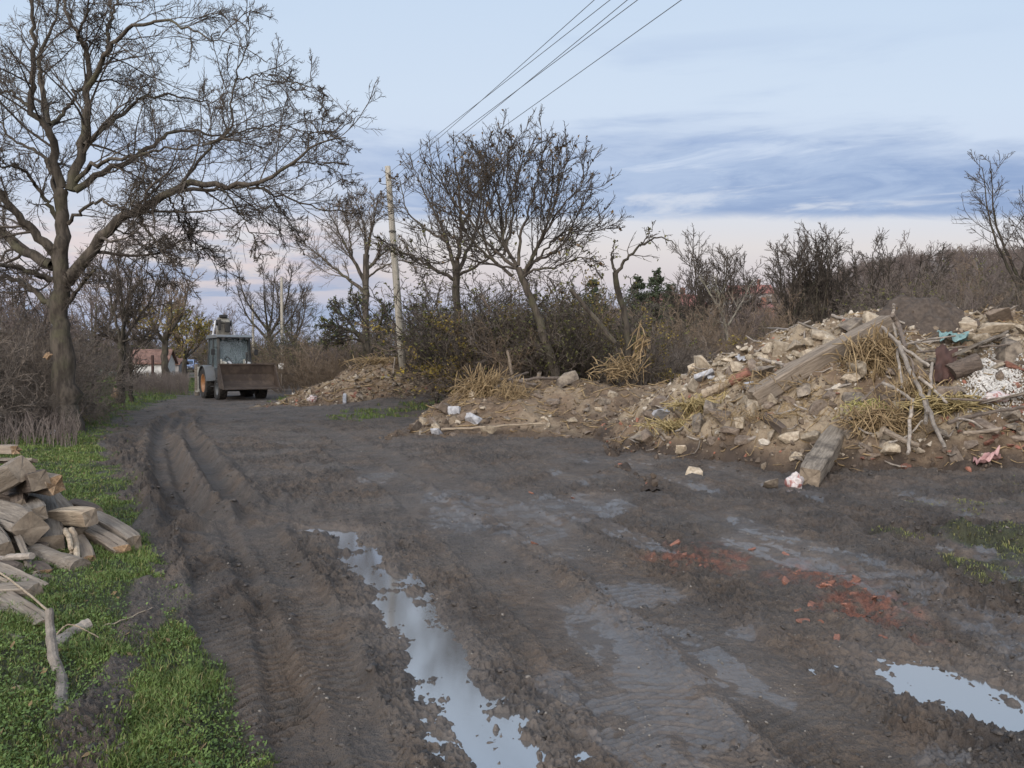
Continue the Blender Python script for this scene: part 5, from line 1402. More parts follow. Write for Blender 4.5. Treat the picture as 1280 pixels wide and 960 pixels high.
# --- tall bare tree left of the pole and the dark leaning one in front of it
lim = wl(38., ([(461, 470), (457, 410), (457, 350), (458, 318)], 0, .22, .14), ([(457, 340), (475, 320), (492, 308)], .8, .10, .02), ([(456, 352), (440, 322), (425, 292), (408, 262)], -.9, .11, .014), ([(458, 322), (455, 282), (443, 246)], 1, .10, .014), ([(458, 318), (466, 280), (472, 248)], -.6, .10, .014),
         ([(456, 365), (430, 345), (400, 320), (375, 300)], .9, .10, .014), ([(440, 322), (436, 290), (428, 258)], .4, .06, .014), ([(456, 350), (476, 335), (500, 326), (520, 330)], -1, .06, .014))
b0 = lim[0][0][0]; b0[2] = float(S(b0[0], b0[1]))-.1
LVF = [(14, .2, 1., 38, 12, .48, 2.8, .45, .013, 7, .09, .05), (8, .12, 1., 38, 14, .55, 1.6, .55, .010, 5, .11, .05), (6, .1, 1., 40, 16, .5, .8, .6, .0075, 3, .14, .04)]
make_tree('bare_tree', b0, lim, LVF, 14, bk_grey, tw_grey, 'tall bare tree just left of the near concrete pole')
lim = wl(33.5, ([(466, 462), (463, 446), (457, 430), (447, 417)], 0, .20, .12), ([(450, 420), (436, 412), (420, 408), (402, 406)], -.6, .09, .02), ([(460, 436), (457, 410), (447, 384), (440, 370)], .6, .10, .02), ([(447, 417), (432, 398), (418, 384)], .8, .08, .02), ([(463, 440), (474, 410), (480, 384)], -.5, .08, .02), ([(457, 428), (428, 420), (404, 422)], .6, .05, .015))
b0 = lim[0][0][0]; b0[2] = float(S(b0[0], b0[1]))-.1
make_tree('leafy_tree', b0, lim, LVF, 15, bk_dark, tw_dark, 'low dark leaning tree with some green leaves behind the pole heap', leaf=[(1300, .09, lf_dark, None), (700, .10, lf_olive, None)])
# --- left verge trees
lim = wl(29., ([(150, 507), (151, 470), (152, 428)], 0, .17, .12), ([(152, 432), (142, 392), (133, 352), (124, 326)], .6, .07, .012), ([(152, 430), (154, 385), (148, 345), (146, 312)], -.6, .07, .012), ([(152, 432), (168, 405), (186, 378), (200, 345)], .7, .07, .012), ([(152, 428), (163, 425), (178, 420), (190, 412)], -.5, .05, .012), ([(152, 430), (160, 380), (165, 340), (172, 318)], .8, .06, .012))
b0 = lim[0][0][0]; b0[2] = float(T(b0[0], b0[1]))-.1
make_tree('bare_tree', b0, lim, LVF, 16, bk_dark, tw_dark, 'small forked bare tree on the green verge right of the big tree')
lim = wl(30.5, ([(164, 500), (164, 470), (162, 448), (154, 438), (148, 425)], 0, .09, .06), ([(156, 440), (140, 420), (128, 400)], .5, .05, .014), ([(150, 428), (158, 400), (170, 385)], -.5, .05, .014))
b0 = lim[0][0][0]; b0[2] = float(T(b0[0], b0[1]))-.1
make_tree('bent_tree', b0, lim, LVF, 17, bk_dark, tw_dark, 'thin bent tree stem leaning against the small forked tree')

def auto_limbs(base, H, r0, split, nl, spread, seed, lean=(0, 0)):
    g_ = random.Random(seed); base = Vector(base)
    top = base + Vector((lean[0]*H, lean[1]*H, H*split)); out = [([base-Vector((0, 0, .1)), base.lerp(top, .5)+Vector((g_.uniform(-.02, .02)*H, 0, 0)), top], r0, r0*.65)]
    for i in range(nl):
        a = 2*PI*i/nl+g_.uniform(-.4, .4); s_ = base.lerp(top, g_.uniform(.75, 1.))
        e = s_ + Vector((math.cos(a)*spread*H*g_.uniform(.5, 1.1), math.sin(a)*spread*H*g_.uniform(.5, 1.1), H*(1-split)*g_.uniform(.72, 1.02)))
        mid = s_.lerp(e, .5)+Vector((math.cos(a)*spread*H*.16, math.sin(a)*spread*H*.16, -.03*H))
        out.append(([s_, mid, e], r0*.5, .015))
    return out
def gtree(name, px, D, ytop, label, seed, r0=.14, split=.35, nl=6, spread=.28, bk=bk_grey, tw=tw_grey, lv=LVF, leaf=None, lean=(0, 0), group=None):
    p = PD(px, 452, D); z = float(S(p[0], p[1])); top = PD(px, ytop, D)[2]
    return make_tree(name, (p[0], p[1], z), auto_limbs((p[0], p[1], z), top-z, r0, split, nl, spread, seed, lean), lv, seed, bk, tw, label, group, leaf, k0=7, n0=12)
LVG = [(11, .15, 1., 38, 12, .48, 2.8, .45, .018, 6, .09, .05), (8, .15, 1., 38, 14, .55, 1.6, .55, .014, 4, .11, .05), (5, .1, 1., 40, 16, .5, .9, .6, .010, 3, .14, .04)]
gtree('leafy_tree', 208, 52, 335, 'bare topped tree with yellow leaves low down beside the tiled shed', 21, .28, .45, 6, .26, bk_grey, tw_brown, LVG, [(1500, .16, lf_yel, (0, 5.0)), (700, .16, lf_olive, (0, 5.2))])
gtree('bare_tree', 336, 78, 322, 'vase shaped bare tree far behind the digger', 22, .30, .40, 7, .30, bk_dark, tw_dark, LVG)
gtree('bare_tree', 366, 84, 345, 'thinner bare tree right of the far vase shaped one', 23, .24, .35, 6, .24, bk_grey, tw_grey, LVG)
gtree('bare_tree', 262, 110, 378, 'small far bare tree right above the digger cab', 24, .3, .35, 7, .35, bk_grey, tw_mauve, LVG)
gtree('bare_tree', 118, 44, 330, 'bare tree behind the big trunk toward the shed', 25, .2, .35, 6, .28, bk_grey, tw_mauve, LVG)
gtree('bare_tree', 28, 32, 345, 'grey bare tree behind the brushwood at the photo edge', 26, .18, .3, 7, .32, bk_grey, tw_mauve, LVG)
gtree('bare_tree', 180, 75, 345, 'faint bare tree behind the tiled shed roof', 27, .25, .3, 6, .3, bk_grey, tw_mauve, LVG)
gtree('leafy_tree', 232, 64, 385, 'low yellow leaved tree over the parked blue car', 28, .25, .4, 6, .4, bk_grey, tw_brown, LVG, [(1800, .19, lf_yel, (0, 5.0)), (900, .19, lf_olive, None)])
# slender trees on the right
lim = wl(37., ([(915, 446), (908, 413), (901, 390), (887, 366), (874, 345)], 0, .10, .03), ([(910, 407), (920, 390), (932, 369), (940, 352)], .5, .05, .014), ([(901, 390), (898, 365), (892, 345)], -.5, .04, .014))
b0 = lim[0][0][0]; b0[2] = float(S(b0[0], b0[1]))-.3
make_tree('pale_sapling', b0, lim, [(9, .2, 1., 42, 14, .4, 1.2, .5, .012, 5, .13, .05), (5, .1, 1., 42, 18, .5, .5, .6, .010, 4, .16, .04)], 31, bk_pale, bk_pale, 'pale thin forked sapling standing before the thicket left of the heap crest')
for i, (px, yt, D, lab, sp_n) in enumerate(((888, 296, 47, 'twiggy upright tree behind the pale sapling', .2), (862, 335, 50, 'dark twiggy tree left of the upright twiggy one', .24), (990, 296, 48, 'slender bare tree at the left of the slim pair right of the houses', .13), (1022, 284, 48, 'tallest slender bare tree right of the houses', .13), (1042, 318, 50, 'shortest slender tree of those right of the houses', .14), (925, 322, 55, 'bare tree in front of the red roofed house', .22),
                                          (1110, 302, 46, 'broad dark bare tree rising over the thicket right of centre heap', .42), (1180, 302, 60, 'mauve bare tree on the rise behind the heap', .4))):
    gtree('bare_tree', px, D, yt, lab, 40+i, .13, .25, 6, sp_n, bk_dark if i != 3 else bk_grey, tw_dark if i < 7 else tw_mauve, LVG)
gtree('bare_tree', 1272, 38, 196, 'tall bare tree at the right edge of the photo', 50, .17, .42, 6, .20, bk_dark, tw_dark, [(11, .2, 1., 38, 12, .48, 2.2, .45, .013, 7, .09, .05), (7, .12, 1., 38, 14, .55, 1.3, .55, .010, 5, .11, .05), (5, .1, 1., 40, 16, .5, .6, .6, .0075, 3, .14, .04)])

# --- bushes of the thicket
def bush_proto(seed, H, spread, stems, lv, tw, leaf=None, droop=0., rr=.022):
    g_ = np.random.default_rng(seed)
    a = g_.uniform(0, 2*PI, stems); tl = np.abs(g_.normal(0, spread, stems)).clip(0, 1.25)
    d = np.stack([np.cos(a)*np.sin(tl), np.sin(a)*np.sin(tl), np.cos(tl)], 1)
    p = np.stack([np.cos(a)*.25*H*g_.uniform(0, 1, stems), np.sin(a)*.25*H*g_.uniform(0, 1, stems), np.full(stems, -.1)], 1)
    P, R = grow(g_, p, d, H*g_.uniform(.55, 1.08, stems), g_.uniform(.6, 1.3, stems)*rr, .008, 9, .10, -droop)
    Vs, Fs, off = [], [], 0
    v, f = tubes(P, R, 4); Vs.append(v); Fs.append(f); off += len(v)
    for (m, ang, lenf, lmax, rmin, n, wig, up) in lv:
        P, R = spawn(g_, P, R, m, .12, 1., ang, 16, lenf, lmax, .6, rmin, n, wig, up)
        v, f = tubes(P, R, 3); Vs.append(v); Fs.append(f+off); off += len(v)
    me_ = np_mesh('bush', np.concatenate(Vs), [np.concatenate(Fs)], tw, True)
    lm = None
    if leaf:
        n, size, mat = leaf
        o_ = leaves_mesh(g_, P, n, size, mat, 'leaves', None, np.zeros(3)); lm = o_.data; bpy.data.objects.remove(o_)
    return me_, lm
LB = [(8, 38, .45, 1.7, .009, 6, .16, .03), (6, 42, .5, .8, .0075, 4, .2, .02), (3, 42, .5, .4, .0065, 3, .2, .02)]
BUSH = {
 'grey': [bush_proto(60+i, 4.6, .38, 20, LB, tw_grey) for i in range(2)],
 'mauve': [bush_proto(70+i, 4.4, .42, 22, LB, tw_mauve) for i in range(2)],
 'brown': [bush_proto(80+i, 4.2, .5, 22, LB, tw_brown, None, .05) for i in range(2)],
 'olive': [bush_proto(90+i, 4.2, .45, 20, LB, tw_dark, (1600, .085, lf_olive)) for i in range(2)],
 'yellow': [bush_proto(95, 3.6, .55, 18, LB, tw_brown, (3400, .085, lf_yel), .06)],
 'dark': [bush_proto(98+i, 4.6, .38, 20, LB, tw_dark, (2800, .085, lf_dark)) for i in range(2)],
 'tangle': [bush_proto(105+i, 2.7, .85, 34, LB, tw_grey, None, .13, .016) for i in range(2)],
}
BL = {'grey': ('grey bare bush of the thicket', 'grey bare bushes of the thicket'), 'mauve': ('mauve brown bare bush of the thicket', 'mauve brown bushes of the thicket'), 'brown': ('brown arching bare bush', 'brown arching bushes'),
      'olive': ('bush with sparse olive leaves in the thicket', 'olive leaved bushes of the thicket'), 'yellow': ('drooping bush with yellow green leaves', 'yellow leaved bushes'), 'dark': ('dark leafy bush in the thicket', 'dark leafy bushes of the thicket'), 'tangle': ('low tangle of grey bare brushwood', 'grey brushwood tangles')}
rb = random.Random(9)
def bush(kind, x, y, H, label=None, group=None, z=None, wide=1.):
    ms = BUSH[kind]; me_, lm = ms[rb.randrange(len(ms))]
    h0 = {'grey': 4.6, 'mauve': 4.4, 'brown': 4.0, 'olive': 4.2, 'yellow': 3.4, 'dark': 4.6, 'tangle': 2.1}[kind]
    o = link_mesh('bush', me_); s_ = H/h0
    o.location = (x, y, float(S(x, y)) if z is None else z); o.scale = (s_*wide*rb.uniform(.9, 1.15), s_*wide*rb.uniform(.9, 1.15), s_); o.rotation_euler = (0, 0, rb.uniform(0, 6.28))
    if lm: link_mesh('leaves', lm, o)
    tag(o, label or BL[kind][0], 'bush', group if label else BL[kind][1]); return o
YT = ([300, 330, 380, 430, 480, 540, 600, 660, 720, 760, 800, 850, 900, 960, 1020, 1080, 1130, 1200, 1300, 1400], [425, 412, 396, 392, 384, 372, 362, 362, 352, 348, 352, 355, 358, 362, 358, 332, 316, 314, 312, 310])
def row(Df, x0, x1, step, kinds, top_add, seed, jit=1.5):
    r_ = random.Random(seed); px = x0
    while px < x1:
        D = Df(px)+r_.uniform(-jit, jit); p = PD(px, 452, D); z = float(S(p[0], p[1])); yt = np.interp(px, *YT)+top_add+6+r_.uniform(-12, 26)
        H = PD(px, yt, D)[2]-z
        H = min(max(H, 1.6), 7.5)
        bush(r_.choice(kinds(px)), p[0], p[1], H, z=z, wide=1.0 if H < 5 else .8)
        px += step*r_.uniform(.8, 1.2)*1000/D*1.0
kf = lambda px: ['grey', 'grey', 'olive', 'mauve', 'brown'] if px < 560 else (['grey', 'olive', 'brown', 'mauve', 'dark', 'grey'] if px < 860 else ['mauve', 'mauve', 'grey', 'grey', 'brown', 'mauve', 'olive'])
row(lambda px: np.interp(px, [430, 520, 600, 760, 850, 1000, 1400], [38, 29, 26.5, 26, 30, 33, 32]), 605, 1400, 1.75, kf, 34, 1, .9)
row(lambda px: np.interp(px, [330, 430, 520, 600, 760, 850, 1000, 1400], [48, 42, 34, 31, 32, 37, 39, 38]), 440, 1420, 1.9, kf, 12, 2)
row(lambda px: np.interp(px, [330, 430, 520, 600, 760, 850, 1000, 1400], [54, 48, 42, 39, 40, 46, 48, 48]), 380, 1450, 2.3, kf, 0, 3)
row(lambda px: 62, 330, 1450, 3.2, lambda px: ['mauve', 'grey', 'dark', 'olive'] if px < 860 else ['mauve', 'grey', 'brown'], -4, 4, 5)
# brown shrubs right of the digger
for px, D, H, kd in ((372, 41, 2.7, 'brown'), (395, 39, 2.9, 'brown'), (418, 40, 3.0, 'mauve'), (440, 38, 2.6, 'brown'), (362, 48, 3.1, 'olive'), (345, 55, 3.0, 'brown'), (404, 45, 3.4, 'brown'), (380, 60, 3.6, 'olive'), (335, 70, 3.6, 'olive'), (430, 36.5, 1.9, 'brown'), (470, 37, 2.2, 'brown'), (352, 43, 1.7, 'brown')):
    p = PD(px, 452, D); bush(kd, p[0], p[1], H, wide=1.25)
for px, D, H, kd in ((590, 28.5, 4.2, 'grey'), (622, 24.8, 3.4, 'grey'), (636, 23.8, 3.0, 'brown'), (664, 24.6, 4.0, 'grey'), (706, 23.6, 3.2, 'olive'), (732, 24.4, 3.7, 'olive'), (566, 31.5, 4.4, 'olive'), (758, 23.8, 2.9, 'grey'), (590, 26, 4.4, 'olive'), (682, 25.6, 4.4, 'olive'), (806, 24.4, 2.8, 'grey'), (528, 34, 4.2, 'grey')):
    bush(kd, *PD(px, 452, D)[:2], H, wide=1.15)
bush('yellow', *PD(615, 452, 26.0)[:2], 3.4, 'drooping yellow green bush right of the near pole', wide=1.1)
bush('yellow', *PD(700, 452, 26)[:2], 3.6, 'yellow green bush behind the leaning trunk')
bush('yellow', *PD(775, 452, 25)[:2], 3.0, 'yellow green bush behind the snapped tree')
for px, D in ((620, 26.4), (648, 25.2), (670, 24.6), (580, 30.), (690, 24.8), (735, 24.4), (815, 25.5), (850, 26)):
    bush('tangle', *PD(px, 452, D)[:2], 1.7, 'low grey bramble tangle along the thicket foot', 'bramble tangles along the thicket foot', wide=1.15)
# brushwood beside the big tree
for x, y, H in ((-12.0, 17.2, 2.5), (-11.2, 15.6, 1.6), (-12.6, 15.6, 2.1), (-13.6, 18.5, 2.8), (-11.6, 19.6, 1.9), (-12.6, 21, 2.4), (-13.2, 23, 2.2), (-13.4, 16.6, 2.4), (-14., 25, 2.4), (-10.7, 17.0, 1.0), (-10.6, 14.2, 1.2), (-11.6, 14.2, 1.6), (-12.8, 14.0, 1.8), (-15, 19.5, 2.8), (-10.9, 18.7, 1.2)):
    bush('tangle', x, y, H, 'grey brushwood tangle around the foot of the big tree', 'brushwood tangles around the big tree', wide=.8)
for x, y, H, kd in ((-15.5, 24, 3.2, 'grey'), (-18.4, 27, 3.6, 'mauve'), (-17.6, 29, 3.0, 'brown'), (-19.5, 33, 4.0, 'grey'), (-22, 36, 4.2, 'mauve'), (-24.5, 40, 4.4, 'grey'), (-22.8, 39, 3.6, 'brown'), (-28, 46, 4.6, 'mauve'), (-26.5, 49, 4.2, 'olive'), (-31, 52, 4.8, 'grey'),
                    (-33, 66, 4.2, 'mauve'), (-38, 66, 5, 'grey'), (-43, 70, 5.4, 'brown'), (-36, 76, 4.8, 'olive'), (-41, 80, 6, 'mauve'), (-47, 82, 6, 'grey'), (-26, 36, 4.5, 'grey'), (-32, 42, 4.6, 'mauve'), (-24.5, 68, 3.2, 'olive'), (-28.5, 80, 4.4, 'brown'), (-47, 104, 5, 'olive'), (-43, 112, 5, 'grey'), (-38, 116, 5, 'brown')):
    bush(kd, x, y, H, wide=1.2)
# dark pines above the thicket
def pine(px, D, ytop, seed, label):
    g_ = np.random.default_rng(seed); p = PD(px, 452, D); z = float(S(p[0], p[1])); H = PD(px, ytop, D)[2]-z
    root = empty('pine_tree', (p[0], p[1], z)); tag(root, label, 'pine tree')
    P = np.stack([np.stack([np.zeros(8), np.zeros(8), np.linspace(-.1, H, 8)], 1)]); R = np.linspace(.2, .03, 8)[None]
    v, f = tubes(P, R, 7); link_mesh('trunk', np_mesh('trunk', v, [f], bk_dark, True), root)
    n = 130; t_ = g_.uniform(.15, 1, n)**.8; a = g_.uniform(0, 2*PI, n); L = (1-t_)*H*.34*g_.uniform(.6, 1.15, n)+.3
    pos = np.stack([np.zeros(n), np.zeros(n), t_*H], 1); d = np.stack([np.cos(a), np.sin(a), g_.uniform(.1, .5, n)], 1); d /= np.linalg.norm(d, axis=1, keepdims=True)
    bp_, br_ = grow(g_, pos, d, L, np.full(n, .03), .015, 5, .08, -.04)
    c_, cr_ = spawn(g_, bp_, br_, 9, .2, 1, 50, 12, .4, .9, .6, .012, 3, .1, .05)
    v1, f1 = tubes(bp_, br_, 3); v2, f2 = tubes(c_, cr_, 3)
    cr = link_mesh('crown', np_mesh('crown', np.concatenate([v1, v2]), [np.concatenate([f1, f2+len(v1)])], tw_dark, True), root)
    leaves_mesh(g_, c_, 4200, .20, lf_dark, 'needles', root, np.zeros(3), None, 3.)
pine(820, 58, 338, 1, 'tallest dark pine behind the thicket left of the houses')
pine(797, 60, 346, 2, 'dark pine left of the tallest pine')
pine(838, 62, 356, 3, 'dark pine right of the tallest pine')
pine(740, 58, 350, 4, 'dark pine behind the leaning tree crown edge')
pine(1012, 66, 352, 5, 'dark pine behind the slender trees')

# dry mauve weeds along the thicket foot
wdm = simple('dry_weed', (.085, .068, .060), (.165, .138, .122), 1.2, .9, 0)
def weeds(N, xf, D0, D1, h0, seed, name, label, mat=wdm):
    g_ = np.random.default_rng(seed); D = g_.uniform(D0, D1, N); px = g_.uniform(*xf, N); x = (px-640)/1000*D; y = D
    h = h0*g_.uniform(.5, 1.2, N); a = g_.uniform(0, 2*PI, N); z = S(x, y)
    k_ = np.maximum(np.maximum(m1(x, y), m2(x, y)), m3(x, y)) < .1
    x, y, h, a, z = x[k_], y[k_], h[k_], a[k_], z[k_]; n = len(x)
    P = np.zeros((n, 3, 3)); le = g_.uniform(.05, .35, n)
    for q, u in enumerate((0, .5, 1.)): P[:, q] = np.stack([x+np.cos(a)*le*h*u*u, y+np.sin(a)*le*h*u*u, z+h*u-.03], 1)
    R = np.stack([.007*np.ones(n), .007*np.ones(n), .005*np.ones(n)], 1)
    C1, CR = spawn(g_, P, R, 3, .35, 1, 32, 12, .3, .4, .8, .005, 3, .1, .05)
    v, f = tubes(P, R, 3); v2, f2 = tubes(C1, CR, 3)
    o = link_mesh(name, np_mesh(name, np.concatenate([v, v2]), [np.concatenate([f, f2+len(v)])], mat, True)); tag(o, label, 'weeds', kind='stuff')
weeds(9000, (770, 1320), 22, 36, 1.0, 1, 'dry_weeds', 'dry mauve weeds standing behind the heap crest')
weeds(2600, (605, 780), 24.2, 30, .8, 2, 'dry_weeds', 'dry weeds along the thicket foot')
weeds(2200, (150, 235), 38, 58, .8, 3, 'dry_weeds', 'dry mauve weeds in front of the tiled shed')
weeds(900, (-60, 95), 14.5, 20, .5, 4, 'dry_weeds', 'dry weeds in the brushwood by the big tree')

# far wood covering the slope
g_ = np.random.default_rng(77)
def farwood(N, a0, a1, D0, D1, H, seed, name, label, mat):
    g_ = np.random.default_rng(seed); D = D0+(D1-D0)*g_.uniform(0, 1, N)**.8; A_ = g_.uniform(a0, a1, N); x = A_*D; y = D
    keep = ~((np.abs(x+.30*y) < .06*y) & (y > 70) & (y < 105)); x, y, D = x[keep], y[keep], D[keep]; n = len(x); z = T(x, y)
    st_ = 9; px_ = np.repeat(np.stack([x, y, z], 1), st_, 0); a = g_.uniform(0, 2*PI, n*st_); tl = np.abs(g_.normal(0, .42, n*st_))
    d = np.stack([np.cos(a)*np.sin(tl), np.sin(a)*np.sin(tl), np.cos(tl)], 1); hh = np.repeat(H*g_.uniform(.6, 1.2, n), st_)*g_.uniform(.6, 1, n*st_)
    P, R = grow(g_, px_, d, hh, np.full(n*st_, .06), .03, 5, .1, .0)
    C1, R1_ = spawn(g_, P, R, 7, .2, 1, 42, 12, .42, 3, .6, .028, 4, .15, .04); 
    C2, R2_ = spawn(g_, C1, R1_, 3, .2, 1, 42, 12, .5, 1.5, .7, .024, 3, .15, .04)
    v, f = tubes(P, R, 3); v1, f1 = tubes(C1, R1_, 3); v2, f2 = tubes(C2, R2_, 3)
    o = link_mesh(name, np_mesh(name, np.concatenate([v, v1, v2]), [np.concatenate([f, f1+len(v), f2+len(v)+len(v1)])], mat, True)); tag(o, label, 'wood', kind='stuff')
farwood(1300, .08, .78, 75, 300, 4.6, 1, 'distant_wood', 'bare wood covering the far slope', tw_mauve)
farwood(230, -.45, .14, 95, 260, 6., 2, 'distant_wood', 'bare wood far behind the village road', tw_grey)
farwood(110, -1.1, -.42, 50, 180, 6., 3, 'distant_wood', 'bare wood on the far left', tw_mauve)
# ------------------------------------------------------------------ painted, rubber and glass materials
def paint(name, c, dirt=(.10, .08, .06), amt=.5, rough=.5):
    m, t, b = new_mat(name)
    co = t('ShaderNodeTexCoord').outputs['Object']
    n_ = t.noise(co, 2.6, 7, .66)
    cc = t.mix(t.mapr(n_, .42, .68, 0, amt), (*c, 1), (*dirt, 1)); t.l.new(cc, b.inputs['Base Color'])
    b.inputs['Roughness'].default_value = rough; b.inputs['Specular IOR Level'].default_value = .4
    return m
p_cream = paint('cream_paint', (.36, .35, .31), amt=.75); p_boom = paint('boom_paint', (.24, .225, .19), (.07, .06, .05), .85); p_dkgrey = paint('dark_grey_paint', (.028, .032, .034), amt=.4); p_grey = paint('grey_paint', (.11, .118, .125), amt=.4)
p_steel = paint('dirty_steel', (.045, .032, .025), (.095, .070, .052), .8, .75); p_or = paint('orange_rim', (.27, .125, .05), (.10, .07, .05), .9)
p_black = paint('black_part', (.018, .018, .018), (.05, .042, .035), .5, .7); p_chrome = paint('cylinder_rod', (.45, .46, .48), (.15, .13, .11), .4, .3)
p_tyre = paint('tyre_rubber', (.020, .019, .018), (.055, .045, .037), .7, .85)
p_blue = paint('car_blue', (.22, .29, .46), (.10, .12, .17), .3, .3); p_white = paint('white_plate', (.7, .7, .7), amt=.2); p_lamp = paint('lamp_glass', (.6, .62, .65), amt=.1, rough=.2)
glassm, t, b = new_mat('window_glass')
b.inputs['Base Color'].default_value = (.17, .20, .21, 1); b.inputs['Roughness'].default_value = .06; b.inputs['Transmission Weight'].default_value = .0; b.inputs['Specular IOR Level'].default_value = .9
gl2 = t('ShaderNodeBsdfTransparent', {'Color': (.80, .88, .90, 1)}); mxs = t('ShaderNodeMixShader', {0: .45, 1: gl2.outputs[0], 2: b.outputs[0]})
t.l.new(mxs.outputs[0], m_out.inputs[0]) if (m_out := next(n for n in glassm.node_tree.nodes if n.type == 'OUTPUT_MATERIAL')) else None
carglass = paint('car_glass', (.03, .045, .07), (.05, .06, .07), .1, .08)

# ------------------------------------------------------------------ backhoe loader
pb = PD(292, 452, 35.2)
bh = empty('backhoe_loader', (pb[0], pb[1], float(T(pb[0], pb[1]))-.03), 0)
tag(bh, 'muddy backhoe loader with raised bucket facing the camera on the track', 'digger')
yaw = math.atan2(-math.cos(rad(34)), math.sin(rad(34)))   # local +x is forward
bh.rotation_euler = (0, 0, yaw)
def wheel(x, y, r, wd, rimr, rimm, side):
    t_ = Acc(); k = 40
    t_.lathe([(rimr, -wd*.42), (r*.86, -wd*.5), (r*.97, -wd*.40), (r, -wd*.2), (r, wd*.2), (r*.97, wd*.40), (r*.86, wd*.5), (rimr, wd*.42), (rimr, -wd*.42)], (0, 0, 0), 'y', k)
    for i in range(20):
        a = 2*PI*i/20
        for sgn in (-1, 1):
            aa_ = a + (PI/20 if sgn > 0 else 0); c_, s_ = math.cos(aa_), math.sin(aa_)
            R_ = Matrix.Rotation(-aa_, 3, 'Y') @ Matrix.Rotation(sgn*.6, 3, 'X')
            t_.box((c_*r*1.0, sgn*wd*.22, s_*r*1.0), (.05, wd*.46, .055), R_, .008)
    w_ = t_.build('wheel', p_tyre, bh, False); w_.location = (x, y, r)
    ri = Acc(); o_ = side
    ri.lathe([(.02, o_*wd*.20), (rimr*.35, o_*wd*.20), (rimr*.45, o_*wd*.10), (rimr*.80, o_*wd*.06), (rimr*.92, o_*wd*.36), (rimr*1.02, o_*wd*.44), (rimr*1.02, o_*wd*.36)], (0, 0, 0), 'y', 32)
    for i in range(8):
        a = 2*PI*i/8; ri.cyl((math.cos(a)*rimr*.28, o_*wd*.19, math.sin(a)*rimr*.28), (math.cos(a)*rimr*.28, o_*wd*.26, math.sin(a)*rimr*.28), .025, k=8)
    ri.build('rim', rimm, w_, True)
for s_ in (-1, 1):
    wheel(-1.05, s_*.86, .68, .46, .40, p_or, s_)
    wheel(1.12, s_*.84, .47, .36, .25, p_grey, s_)
ch = Acc(); ch.box((.2, 0, .62), (3.1, .62, .34), None, .03); ch.box((-1.05, 0, .68), (.34, 1.3, .34), None, .04); ch.box((-1.75, 0, .75), (.25, 1.7, .9), None, .03); ch.box((.45, 0, .45), (1.2, .9, .10), None, .02); ch.build('chassis', p_black, bh)
ax = Acc(); ax.box((1.12, 0, .47), (.20, 1.35, .20), None, .03); ax.cyl((1.12, 0, .47), (1.12, 0, .75), .12); ax.cyl((1.12, -.66, .47), (1.12, .66, .47), .09); ax.build('front_axle', p_black, bh)
bo = Acc(); bo.prism([(.12, .80), (1.50, .78), (1.52, 1.12), (1.30, 1.34), (.12, 1.46)], -.40, .40, .05); hood = bo.build('bonnet', p_cream, bh)
gr_ = Acc()
for i in range(5): gr_.box((1.525, 0, .84+i*.055), (.015, .56, .025))
gr_.build('grille', p_black, hood)
for s_ in (-1, 1):
    hl = Acc(); hl.lathe([(0, .02), (.06, .02), (.07, -.01)], (1.50, s_*.30, 1.2), 'x', 16); hl.build('headlight', p_lamp, bh)
ex = Acc(); ex.loft([(.95, .30, 1.35), (.95, .30, 1.95), (.93, .30, 2.03)], [.04, .04, .045], 12); ex.build('exhaust_pipe', p_black, bh)
# cab
cab = Acc(); W = .68
for s_ in (-1, 1):
    for (a, b2, r) in (((.12, s_*W, 1.30), (.02, s_*(W-.04), 2.66), .062), ((-.78, s_*W, 1.30), (-.78, s_*(W-.04), 2.66), .058), ((-1.62, s_*(W-.02), 1.45), (-1.50, s_*(W-.05), 2.66), .06), ((.12, s_*W, .72), (.12, s_*W, 1.32), .05)):
        A_ = Vector(a); B_ = Vector(b2); d = (B_-A_); L = d.length; R_ = d.to_track_quat('Z', 'Y').to_matrix()
        cab.box((A_+B_)/2, (r*2, r*1.7, L), R_, .012)
    cab.box((-.33, s_*(W-.005), 1.01), (.86, .05, .58), None, .015)
    cab.box((-1.2, s_*(W-.02), 1.42), (.80, .05, .12), None, .012)
cab.box((.10, 0, 1.36), (.07, 1.30, .22), None, .015); cab.box((-.6, 0, .74), (1.5, 1.25, .08), None, .01); cab.box((-1.58, 0, 1.30), (.07, 1.26, .5), None, .015)
cab_o = cab.build('cab', p_dkgrey, bh)
rf = Acc(); rf.prism([(-1.68, 2.66), (.28, 2.66), (.32, 2.71), (.12, 2.80), (-1.5, 2.82), (-1.70, 2.74)], -.76, .76, .02); rf.build('roof', p_grey, cab_o)
wl_ = Acc(); 
for y_ in (-.5, -.25, .25, .5): wl_.box((.30, y_, 2.63), (.07, .15, .10), None, .015)
wl_.build('work_light', p_black, cab_o)
def pane(q, name='window'):
    q = np.array(q, float); nrm = np.cross(q[1]-q[0], q[3]-q[0]); nrm /= np.linalg.norm(nrm)
    Vp = np.concatenate([q, q-nrm*.008]); f = [[0, 1, 2, 3], [7, 6, 5, 4], [0, 4, 5, 1], [1, 5, 6, 2], [2, 6, 7, 3], [3, 7, 4, 0]]
    return link_mesh(name, np_mesh(name, Vp, [np.array(f)], glassm, False), cab_o)
pane([(.115, -.63, 1.47), (.115, .63, 1.47), (.02, .60, 2.64), (.02, -.60, 2.64)], 'windscreen')
pane([(-1.60, .62, 1.55), (-1.60, -.62, 1.55), (-1.49, -.60, 2.64), (-1.49, .60, 2.64)], 'rear_window')
